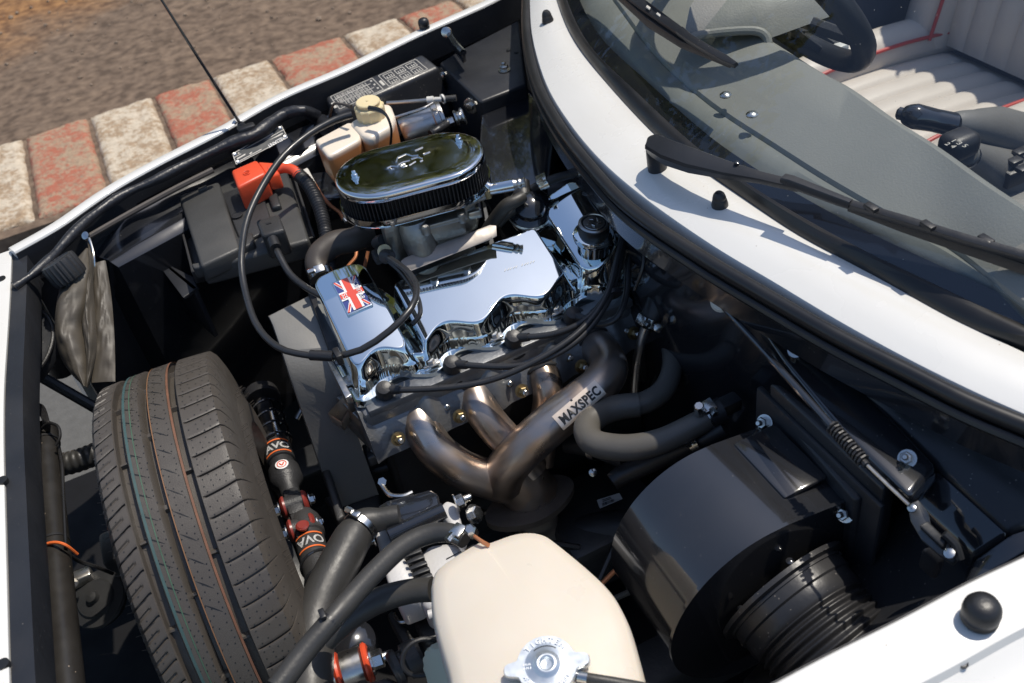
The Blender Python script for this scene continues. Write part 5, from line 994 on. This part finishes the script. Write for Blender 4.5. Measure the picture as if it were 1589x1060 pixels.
# sticker on the dark block
sk = thing('barcode_label', 'small white barcode label on dark casing below the exhaust', 'label')
sq = [P(926, 776, .42), P(961, 765, .42), P(966, 774, .415), P(931, 789, .415)]; SQ = quad(sq); sn = (sq[1]-sq[0]).cross(sq[3]-sq[0]).normalized(); sn = sn if sn.z > 0 else -sn
b = B(); b.prism(sq, .0008, dirv=-sn); b.done('paper', mat('grey_label', (.30, .31, .33), .5), sk)
b = B(); rng = random.Random(4)
for k in range(12): line(b, .15+.045*k, .55, .15+.045*k, .9, w=rng.choice((.0006, .0012)), Q_=SQ, n_=sn)
for v in (.2, .38): line(b, .2, v, .6, v, w=.0008, Q_=SQ, n_=sn)
b.done('barcode', 'blackprint', sk)
b = B(); b.box(P(940, 790, .40)+Vector((0, .02, -.06)), (.16, .14, .10), bevel=.012); b.lathe(P(905, 830, .36), (.8, -.5, .2), [(.03, -.02), (.032, 0), (.03, .09), (.02, .1)], 24); tag(b.done('gearbox_casing', 'iron'), 'dark casing low in the bay between exhaust and heater drum', 'gearbox')
# loose wires low down
for i, pts in enumerate(([(925, 915, .40), (960, 880, .42), (985, 860, .44), (1000, 850, .44)], [(940, 935, .40), (985, 915, .43), (1010, 905, .45), (1030, 905, .46)], [(930, 900, .38), (955, 845, .40), (970, 820, .42), (985, 835, .42)])):
    b = B(); tubepx(b, [(*p, 4+i) for p in pts], 8); tag(b.done('loom_wire', ('copper', 'hose', 'wire')[i]), ('thin copper wire beside the heater drum', 'silvery taped wire bundle under the heater drum', 'black wire arching behind the cream tank')[i], 'wire', 'loose wires by the heater drum')
# ------------------------------------------------------------------ heater blower
ht = thing('heater_unit', 'glossy black heater drum bolted to a flanged box on the bulkhead', 'heater')
DC = Vector((.385, .53, .610)); DR = .115
yA, yB = .600, .472
prof = []
for k in range(49):
    a = math.radians(90+ 200*k/48); prof.append((DC.x+DR*math.cos(a), DC.z+DR*math.sin(a)))
xr = .482
sec = [(xr, DC.z+DR-.012), (DC.x+.02, DC.z+DR-.0005)]+prof+[(DC.x+.02, DC.z-DR), (xr, DC.z-DR+.02)]
b = B(); b.loft([[Vector((x+.0, y, z)) for x, z in sec] for y in (yA, yB)]); b.done('drum', 'black', ht, sharp=50)
b = B(); b.loft([[Vector((DC.x+(x-DC.x)*s_, y, DC.z+(z-DC.z)*s_)) for x, z in sec] for y, s_ in ((yB+.001, 1.0), (yB+.001, 1.035), (yB-.003, 1.035), (yB-.003, .9))]); b.done('end_plate', 'black', ht, sharp=40)
b = B(); b.box((DC.x+.068, .545, DC.z+DR-.0035), (.055, .09, .006), bevel=.003); b.done('raised_panel', 'black', ht)
f1 = PL([(1183, 622), (1215, 612), (1315, 690), (1312, 790)], .70)
xa = .484
b = B(); b.box((xa+.004, .53, .62), (.008, .20, .25), bevel=.003); b.done('mounting_flange', 'satin', ht)
b = B(); bx = PL([(1193, 592), (1212, 596), (1392, 738), (1372, 760)], .765); b.prism(bx, .2, .006, dirv=(.05, 0, -1)); b.done('box_flange', 'dusty', ht)
b = B(); bx = PL([(1208, 640), (1222, 628), (1345, 730), (1338, 775), (1325, 775)], .735); b.prism(bx, .17, .004, dirv=(.05, 0, -1)); b.done('box', 'satin', ht)
for px, py, z in ((1187, 656, .715), (1312, 797, .70), (1297, 878, .63)):
    b = B(); b.hexnut(P(px, py, z), Vector((-.75, -.25, .6)), .0066, .009, .009); b.done('stud_nut', 'steel', ht)
cl = Vector((.408, yB, .612)); cd = Vector((.10, -1, -.26)).normalized()
b = B(); b.lathe(cl, cd, [(.080, 0), (.080, .005), (.073, .007), (.073, .010)], 56); b.lathe(cl+cd*.01, cd, [(.071, 0), (.0715, .012), (.069, .014), (.0695, .028), (.067, .032)], 56); b.done('collar', 'dusty', ht)
for k in range(6):
    b = B(); a = k*1.047+.6; b.lathe(cl+cd*.013+Vector((math.cos(a)*.071, 0, math.sin(a)*.071)), Vector((math.cos(a), 0, math.sin(a))), [(.0042, -.001), (.0042, .002), (.002, .003)], 10); b.done('collar_screw', 'black', ht)
dk = thing('air_duct', 'large black ribbed flexible air duct joining the heater collar', 'air duct')
b = B(); p0 = cl+cd*.036; b.tube([p0, p0+cd*.04, p0+cd*.08+Vector((.004, 0, -.006)), p0+cd*.13+Vector((.014, 0, -.02)), p0+cd*.20+Vector((.034, 0, -.05))], [.065, .0665, .0665, .0665, .0665], 56, step=.0011, corr=.0026, pitch=.0082); b.done('duct', 'rubber', dk, sharp=180)
# bonnet release cable and latch
bc = thing('bonnet_release_cable', 'black bonnet release cable with spring crossing the bulkhead to the latch', 'cable')
b = B(); tubepx(b, [(960, 300, .80, 3), (1010, 355, .80, 3.2), (1060, 410, .80, 3.5), (1110, 464, .80, 4), (1170, 528, .805, 5), (1228, 592, .81, 6), (1285, 655, .812, 6.5), (1298, 668, .812, 6.5)], 10); b.done('cable', 'black', bc)
b = B(); tubepx(b, [(1288, 657, .812, 6), (1345, 722, .812, 6)], 10, smooth=False); n = 0
pA, pB = P(1290, 660, .812), P(1340, 716, .812); dd = (pB-pA); LL = dd.length; dd.normalize(); u = dd.orthogonal().normalized(); v = dd.cross(u); b.tube([pA+dd*LL*k/100+(u*math.cos(k*.75)+v*math.sin(k*.75))*.0058 for k in range(101)], .0016, 6, step=.001, smooth=False); b.done('spring', 'rubber', bc)
b = B(); tubepx(b, [(1340, 716, .812, 3), (1375, 750, .808, 3), (1410, 783, .80, 3)], 8, smooth=False); b.done('bare_wire', 'brushed', bc)
b = B(); b.lathe(P(1120, 467, .79), (-.5, -.3, .7), [(.013, -.004), (.014, 0), (.012, .004), (.007, .006)], 18); b.done('grommet', 'pale', bc)
bl = thing('bonnet_latch', 'dark steel bonnet latch at the end of the release cable', 'latch')
b = B(); lo_ = [P(1408, 783, .785), P(1425, 775, .787), P(1440, 795, .785), P(1445, 820, .772), P(1480, 842, .765), P(1488, 865, .757), P(1478, 876, .753), P(1455, 860, .758), P(1430, 838, .766), P(1412, 808, .775)]
b.prism(lo_, .006, .0015, dirv=(.4, 0, -.8)); b.done('latch_plate', 'darksteel', bl)
b = B(); b.prism([P(1425, 815, .78), P(1440, 808, .78), P(1470, 838, .77), P(1462, 850, .767)], .010, .002, dirv=(.3, 0, -.8)); b.tube(PL([(1465, 828, .775), (1482, 845, .768), (1490, 868, .758)], 0), .004, 8); b.done('lever', 'iron', bl)
b = B(); b.prism(PL([(1428, 850, .745), (1450, 845, .745), (1470, 862, .735), (1455, 875, .73)], 0), .03, .004); b.done('bracket', 'satin', bl)
bb = B(); bb.lathe(P(1416, 790, .787), (-.4, 0, .8), [(.004, 0), (.004, .003), (.002, .004)], 10); bb.lathe(P(1474, 860, .763), (-.4, 0, .8), [(.005, 0), (.005, .003), (.002, .004)], 10); bb.done('rivet', 'steel', bl)

# ------------------------------------------------------------------ expansion tank, its cap and hoses
et = thing('expansion_tank', 'large cream plastic coolant expansion tank at the bottom of the bay', 'expansion tank')
out = PL([(664, 905), (676, 876), (735, 838), (752, 838), (800, 822), (838, 822), (868, 840), (940, 902), (972, 950), (992, 1010), (1006, 1075), (1000, 1140), (860, 1180), (720, 1130), (690, 1040), (668, 960)], .725)
b = B(); cen = sum(out, Vector())/len(out); sp_ = spline(out+[out[0]], 5)[:-1]
def ring(s_, dz): return [cen+(p-cen)*s_+UP*dz for p in sp_]
b.loft([ring(.86, -.17), ring(.93, -.165), ring(.955, -.15), ring(.965, -.10), ring(.985, -.05), ring(.995, -.035), ring(1.0, -.025), ring(.995, -.014), ring(.975, -.006), ring(.93, .001), ring(.80, .005), ring(.5, .010), ring(.2, .012)]); b.done('body', 'cream', et, sharp=70)
b = B(); tk = P(868, 838, .70); b.loft([ring(1.012, -.055), ring(1.016, -.053), ring(1.016, -.049), ring(1.010, -.047)], caps=False); b.done('seam', 'cream', et)
pc = thing('pressure_cap', 'zinc radiator pressure cap with two lugs on the cream tank', 'pressure cap')
o_ = P(848, 1031, .748); cz = Vector((-.06, -.1, 1)).normalized(); cx = (P(903, 1021, .75)-P(795, 1037, .75)); cx = (cx-cz*cx.dot(cz)).normalized(); cy = cz.cross(cx)
def capring(s_, dz):
    q = []
    for k in range(160):
        a = 2*math.pi*k/160; lug = math.exp(-((math.atan2(math.sin(a), math.cos(a)))/.21)**4)+math.exp(-((abs(math.atan2(math.sin(a), math.cos(a)))-math.pi)/.21)**4); r = (.0272+.0115*min(1, lug))*s_; q.append(o_+cx*math.cos(a)*r+cy*math.sin(a)*r+cz*dz)
    return q
b = B(); b.loft([capring(.93, -.010), capring(1.0, -.008), capring(1.01, -.002), capring(.985, 0)]); b.lathe(o_, cz, [(.0245*.98, -.0002), (.0130, .0003), (.0118, .0012), (.0098, .0032), (.0085, .0040), (.0068, .0040), (.0058, .0030), (.0048, .0008), (.0, .0002)], 64, caps=False); b.done('cap', 'zinc', pc, sharp=50)
def arc_text(s_, r, a0, step, size, flip=False):
    for i, ch in enumerate(s_):
        if ch == ' ': continue
        a = a0-step*i; d = cx*math.cos(a)+cy*math.sin(a); t = cx*math.sin(a)-cy*math.cos(a); p = o_+d*r+cz*.0006
        text(ch, size, p, t, d, 'embossed', pc, 'embossed_letter', .0007, 'CENTER', bold=.0001)
arc_text('TIGHTEN', .0202, math.radians(134), math.radians(15.2), .0066)
arc_text('REMOVE SLOWLY', .0198, math.radians(-36), math.radians(9.8), .0050)
b = B()
for u0 in (-.0205, .0150):                                   # small embossed marks beside the lugs
    for k in range(8):
        p = o_+cx*(u0+.0019*(k % 4))+cy*(.0014-.0034*(k//4))+cz*.0006; b.tube([p, p+cy*.0018+cx*.0004*(k % 3)], .0003, 5, smooth=False)
b.done('embossed_marks', 'embossed', pc)
b = B(); b.tube([o_+(cx*math.cos(a)+cy*math.sin(a))*.0172+cz*.0004 for a in (math.radians(125-4*k) for k in range(19))], .0004, 5); b.done('embossed_arrow', 'darksteel', pc)
oh = thing('overflow_pipe', 'grey overflow pipe leaving the pressure cap neck', 'pipe'); b = B(); tubepx(b, [(898, 1050, .735, 8), (925, 1054, .735, 8), (990, 1066, .73, 9), (1050, 1080, .73, 9)], 14); b.done('pipe', 'hose', oh); b = B(); tubepx(b, [(897, 1049, .736, 9.5), (912, 1052, .736, 9.5)], 14, smooth=False); b.done('spigot', 'steel', oh)
ha = thing('tank_vent_hose', 'slim grey-black hose arching from the cream tank across the larger hose', 'hose')
b = B(); tubepx(b, [(722, 838, .715, 14), (700, 827, .715, 15), (665, 829, .712, 16), (625, 848, .71, 16), (585, 884, .705, 16.5), (545, 928, .70, 17), (510, 968, .70, 17.5), (470, 1015, .695, 18), (430, 1068, .69, 19)], 20); b.done('hose', 'hose', ha); clamp(ha, P(713, 833, .715), P(722, 838, .715)-P(700, 827, .715), .0092, w=.012)
b = B(); b.lathe(P(512, 965, .70), P(510, 968, .70)-P(545, 928, .70), [(.0118, -.002), (.0118, .002)], 20); b.box(P(500, 953, .715), (.006, .012, .005), bevel=.001); b.done('cable_tie', 'rubber', ha)
b = B(); b.lathe(P(731, 824, .735), (-.2, -.3, .9), [(.006, -.012), (.0065, 0), (.0065, .006), (.0045, .008)], 6); b.done('clamp_screw', 'steel', ha); b = B(); tubepx(b, [(736, 832, .735, 3), (750, 842, .735, 3.5), (758, 846, .73, 3.5)], 8); b.done('tail', 'copper', ha)
hb_ = thing('radiator_hose', 'thick grey radiator hose descending beside the tyre', 'hose')
b = B(); tubepx(b, [(620, 800, .60, 17), (590, 806, .60, 18), (566, 812, .60, 24), (548, 834, .60, 30), (530, 868, .595, 32), (508, 912, .59, 33), (492, 955, .585, 33), (485, 1000, .58, 34), (482, 1075, .57, 35)], 26); b.done('hose', 'hose', hb_)
clamp(hb_, P(560, 817, .602), P(548, 834, .60)-P(566, 812, .60), .021, w=.008)
hc_ = thing('tank_outlet_hose', 'black hose entering the left side of the cream tank', 'hose')
b = B(); tubepx(b, [(672, 915, .66, 19), (640, 917, .655, 19), (600, 927, .65, 20), (562, 945, .645, 20), (530, 968, .64, 20), (505, 992, .63, 20)], 22); b.done('hose', 'hose', hc_)
# washer neck: pale green ribbed cap with black ring
wc = thing('header_cap', 'pale green ribbed plastic cap under the cream tank edge', 'cap')
b = B(); ax = Vector((-.75, -.2, .35)).normalized(); b.lathe(P(695, 1040, .60), ax, [(.026, -.02), (.030, -.014), (.030, .008), (.028, .012), (.024, .013)], 60, wob=lambda a: 1+.03*(1 if math.sin(a*14) > 0 else -1)); b.lathe(P(695, 1040, .60)-ax*.03, ax, [(.035, 0), (.035, .010)], 40); b.done('cap', 'palegreen', wc)
b = B(); rr = P(655, 1020, .60); b.tube([rr+Vector((.022*math.cos(k*.33), .012*math.sin(k*.33), .015*math.sin(k*.33))) for k in range(20)], .0028, 8); b.done('strap_ring', 'rubber', wc)
# alternator under the hoses
al_ = thing('alternator', 'bright alloy alternator with black ribbed core behind the cream tank', 'alternator')
for pp, z, h in (([(581, 826), (592, 818), (604, 822), (640, 888), (652, 925), (618, 938), (600, 900)], .56, .05), ([(678, 790), (692, 775), (708, 780), (722, 835), (712, 845), (694, 810)], .575, .022)):
    b = B(); b.prism(PL(pp, z), h, .005); b.done('end_bracket', 'whitealu', al_)
b = B(); b.prism(PL([(640, 872), (662, 842), (700, 838), (740, 858), (720, 930), (655, 945)], .55), .06, .012, 4); b.done('housing', 'whitealu', al_)
b = B(); b.prism(PL([(630, 852), (648, 842), (676, 905), (656, 915)], .566), .05, .004); b.done('core', 'rubber', al_)
for k in range(7):
    t = k/6; b = B(); p = P(637+25*t, 850+58*t, .568); b.box(p, (.022, .0055, .006), ((P(655+25*t, 843+58*t, .568)-p).normalized(), (P(641+25*t, 860+58*t, .568)-p).normalized(), UP), .001); b.done('core_rib', 'iron', al_)
b = B(); l1, l2 = P(692, 868, .5515), P(735, 846, .5515); b.prism([l1, l2, l2+Vector((.001, .001, 0)), l1+Vector((.001, .001, 0))], .0004); b.done('casting_line', 'blackprint', al_)
b = B(); tubepx(b, [(665, 955, .545, 8), (700, 945, .545, 8), (730, 935, .545, 8)], 12); b.done('tension_bolt', 'whitealu', al_)
mb_ = thing('alternator_mount', 'black welded mounting tube with steel bolt ends above the alternator', 'mounting bracket')
b = B(); tubepx(b, [(605, 832, .59, 14), (690, 792, .595, 13)], 20, smooth=False); b.prism(PL([(585, 785), (600, 776), (668, 758), (680, 766), (684, 792), (600, 826)], .585), .03, .004); b.done('bracket', 'black', mb_)
for p, d, r, h, s_ in ((P(707, 781, .59), P(730, 772, .592)-P(690, 790, .59), .0085, .010, .012), (P(580, 834, .58), P(560, 842, .58)-P(600, 826, .58), .008, .008, 0), (P(735, 798, .56), (.5, -.5, .6), .009, .008, 0)):
    b = B(); b.hexnut(p, d, r, h, s_); b.done('bolt', 'steel', mb_)
b = B(); tubepx(b, [(592, 752, .58, 4), (605, 768, .58, 4), (625, 770, .58, 4), (640, 764, .58, 4)], 8); b.lathe(P(594, 748, .58), (-.2, -.6, .8), [(.006, 0), (.006, .006)], 6); b.done('earth_tag', 'steel', mb_)
for i in range(2):
    b = B(); tubepx(b, [(612+20*i, 952+28*i, .50, 3), (620+20*i, 965+28*i, .50, 3), (640+15*i, 962+28*i, .50, 3)], 8); tag(b.done('wire_clip', 'steel'), ('upper bent steel clip below the tank outlet hose', 'lower bent steel clip beside the pale green cap')[i], 'clip', 'bent steel clips')
b = B(); b.prism(PL([(608, 945), (640, 985), (650, 1000), (625, 1000), (600, 955)], .49), .03, .003); b.prism(PL([(640, 965), (670, 950), (690, 985), (660, 1000)], .50), .05, .006); tag(b.done('regulator_box', 'plastic'), 'dark plastic box below the tank outlet hose', 'box')
# wishbone joint with red bush at the bottom edge
wj = thing('suspension_joint', 'steel suspension joint with red bush and large nut at the bottom edge', 'suspension joint')
jd = (P(590, 1024, .52)-P(530, 1045, .52)).normalized(); jo = P(548, 1036, .52)
b = B(); b.lathe(jo-jd*.016, jd, [(.018, 0), (.022, .004), (.022, .028), (.018, .032)], 32); b.done('housing', 'brushed', wj)
for s_ in (-1, 1):
    b = B(); b.lathe(jo+jd*s_*.015, jd*s_, [(.0235, 0), (.0245, .003), (.0215, .006), (.012, .007)], 32); b.done('red_bush', 'red', wj)
b = B(); b.hexnut(jo+jd*.022, jd, .0115, .013, .014); b.done('nut', 'steel', wj); b = B(); b.hexnut(jo-jd*.022, -jd, .0105, .008, 0); b.done('nut', 'steel', wj)
b = B(); b.prism(PL([(555, 1062), (600, 1048), (625, 1060), (640, 1100), (560, 1110)], .535), .02, .006); b.lathe(P(608, 1040, .54), P(640, 1022, .54)-P(590, 1050, .54), [(.018, 0), (.021, .004), (.021, .010), (.016, .012), (.016, .016), (.021, .018), (.021, .034), (.017, .038)], 28); b.done('arm', 'plastic', wj)
b = B(); b.lathe(P(548, 1000, .50), (.1, -.3, 1), [(.028, -.03), (.032, -.01), (.028, .012), (.015, .02)], 28); b.done('boot', 'black', wj)
# front cross tube with wires, corrugated duct behind it
ct_ = thing('bonnet_prop_tube', 'long black tube with taped wires along the front of the bay', 'tube')
b = B(); tubepx(b, [(68, 668, .66, 20), (80, 800, .66, 22), (92, 930, .66, 24), (106, 1085, .66, 27)], 24); b.done('tube', mat('worn_black_tube', (.022, .020, .018), .38, var=.4, vscale=30, speck=.02, speckcol=(.25, .2, .15)), ct_)
b = B(); 
for k in range(4): tubepx(b, [(25, 628+3*k, .66, 2.2), (50+4*k, 634-2*k, .68, 2.2), (66+3*k, 648+2*k, .69, 2.2), (70+2*k, 672, .67, 2.2)], 7)
tubepx(b, [(62, 668, .68, 2.4), (75, 657, .69, 2.4), (90, 662, .69, 2.4), (93, 678, .685, 2.4), (86, 692, .68, 2.4)], 8); tubepx(b, [(90, 690, .67, 3), (96, 720, .672, 3), (98, 760, .672, 3), (102, 850, .672, 3)], 8); b.done('wires', 'wire', ct_)
for px, py in ((71, 690), (84, 845)):
    b = B(); b.lathe(P(px, py, .66), (.02, -1, 0), [(.0185, -.002), (.0185, .002)], 24); b.done('cable_tie', 'rubber', ct_)
b = B(); tubepx(b, [(36, 858, .66, 2.5), (60, 848, .675, 2.5), (84, 842, .682, 2.8), (102, 846, .68, 2.5), (120, 860, .66, 2.5)], 8); b.done('orange_wire', 'orange', ct_)
b = B(); tubepx(b, [(20, 730, .58, 17), (60, 725, .57, 17), (110, 718, .57, 18), (160, 700, .57, 18)], 20, step=.0015, corr=.0006, pitch=.009); tag(b.done('brake_duct', 'hose'), 'grey ribbed hose passing behind the front tube towards the tyre', 'hose')
hn = thing('horn', 'round black horn low down between the front tube and tyre', 'horn'); o_ = P(152, 930, .36)
b = B(); b.lathe(o_, (-.2, -.3, .9), [(.030, -.03), (.042, -.01), (.045, 0), (.043, .004), (.030, .006), (.028, .010), (.010, .012), (.008, .02), (0, .022)], 36); b.done('disc', 'iron', hn); b = B(); b.box(P(118, 900, .38), (.05, .02, .02), bevel=.003); b.hexnut(P(112, 905, .40), (-.2, -.4, .8), .007, .008, 0); b.done('bracket', 'brushed', hn)
b = B(); tubepx(b, [(105, 860, .50, 3), (125, 872, .47, 3), (150, 880, .45, 3), (175, 890, .42, 3)], 8); tubepx(b, [(100, 850, .52, 3), (110, 880, .48, 3), (108, 905, .45, 3)], 8); b.done('wires', 'wire', hn)
bp = B(); bp.prism(PL([(36, 865, .35), (70, 870, .35), (68, 1000, .30), (45, 1050, .28), (34, 1000, .30)], 0), .01, .002); tag(bp.done('splash_panel', mat('dusty_grey_panel', (.16, .15, .135), .7, var=.3, bump=.4)), 'dusty grey panel low down beside the front tube', 'panel')
# ------------------------------------------------------------------ small runs of wire and pipe in the dark parts of the bay
for nm, m_, lab, cat, pts, r in (
    ('brake_pipe', 'darksteel', 'thin dark brake pipe along the bulkhead edge behind the heater hose', 'pipe', [(1012, 600, .52), (1030, 560, .58), (1070, 500, .70), (1100, 455, .76)], 3),
    ('earth_strap', 'brushed', 'flat braided strap low down between timing cover and tyre', 'strap', [(460, 650, .47), (470, 632, .48), (478, 626, .49), (486, 634, .49)], 4),
    ('vent_tube', 'rubber', 'dark tube low between timing cover and exhaust', 'tube', [(520, 745, .44), (580, 730, .45), (640, 712, .45), (700, 690, .45)], 7),
    ('harness_branch', 'wire', 'black harness branch crossing below the exhaust collector', 'wire', [(640, 800, .40), (720, 790, .40), (760, 800, .40), (800, 830, .40), (900, 850, .39)], 5),
    ('vacuum_line', 'wire', 'thin black line under the bonnet seal beside the oil cap', 'wire', [(905, 300, .78), (950, 312, .79), (985, 345, .79), (1000, 400, .78), (985, 450, .74)], 3),
    ('speedo_cable', 'wire', 'black cable dropping behind the far inner wing corner', 'cable', [(735, 215, .70), (745, 260, .66), (742, 300, .62), (748, 340, .60)], 5)):
    b = B(); tubepx(b, [(*p, r) for p in pts], 10); tag(b.done(nm, m_), lab, cat)
sl_ = thing('side_casting_bracket', 'small dark bracket with two bolts left of the exhaust flange', 'bracket')
b = B(); b.prism(PL([(560, 690), (610, 672), (618, 690), (570, 712)], .50), .02, .003); b.done('bracket_plate', 'darkalu', sl_)
for px, py in ((578, 695), (602, 686)):
    b = B(); b.hexnut(P(px, py, .502), UP, .006, .006, .003); b.done('bolt', 'brushed', sl_)
# ------------------------------------------------------------------ finish: put each thing's origin at its base
bpy.context.view_layer.update()
for o in [x for x in COL.objects if x.parent is None and x.type in ('MESH', 'EMPTY') and x.name not in FIXED]:
    if o.get('kind'): continue
    desc = list(o.children_recursive)+[o]; pts = [d.matrix_world @ Vector(c) for d in desc if d.type == 'MESH' for c in d.bound_box]
    if not pts: continue
    base = Vector(((min(p.x for p in pts)+max(p.x for p in pts))/2, (min(p.y for p in pts)+max(p.y for p in pts))/2, min(p.z for p in pts)))
    if o.type == 'MESH': o.data.transform(Matrix.Translation(-base))
    for ch in o.children: ch.location = ch.location-base
    o.location = base
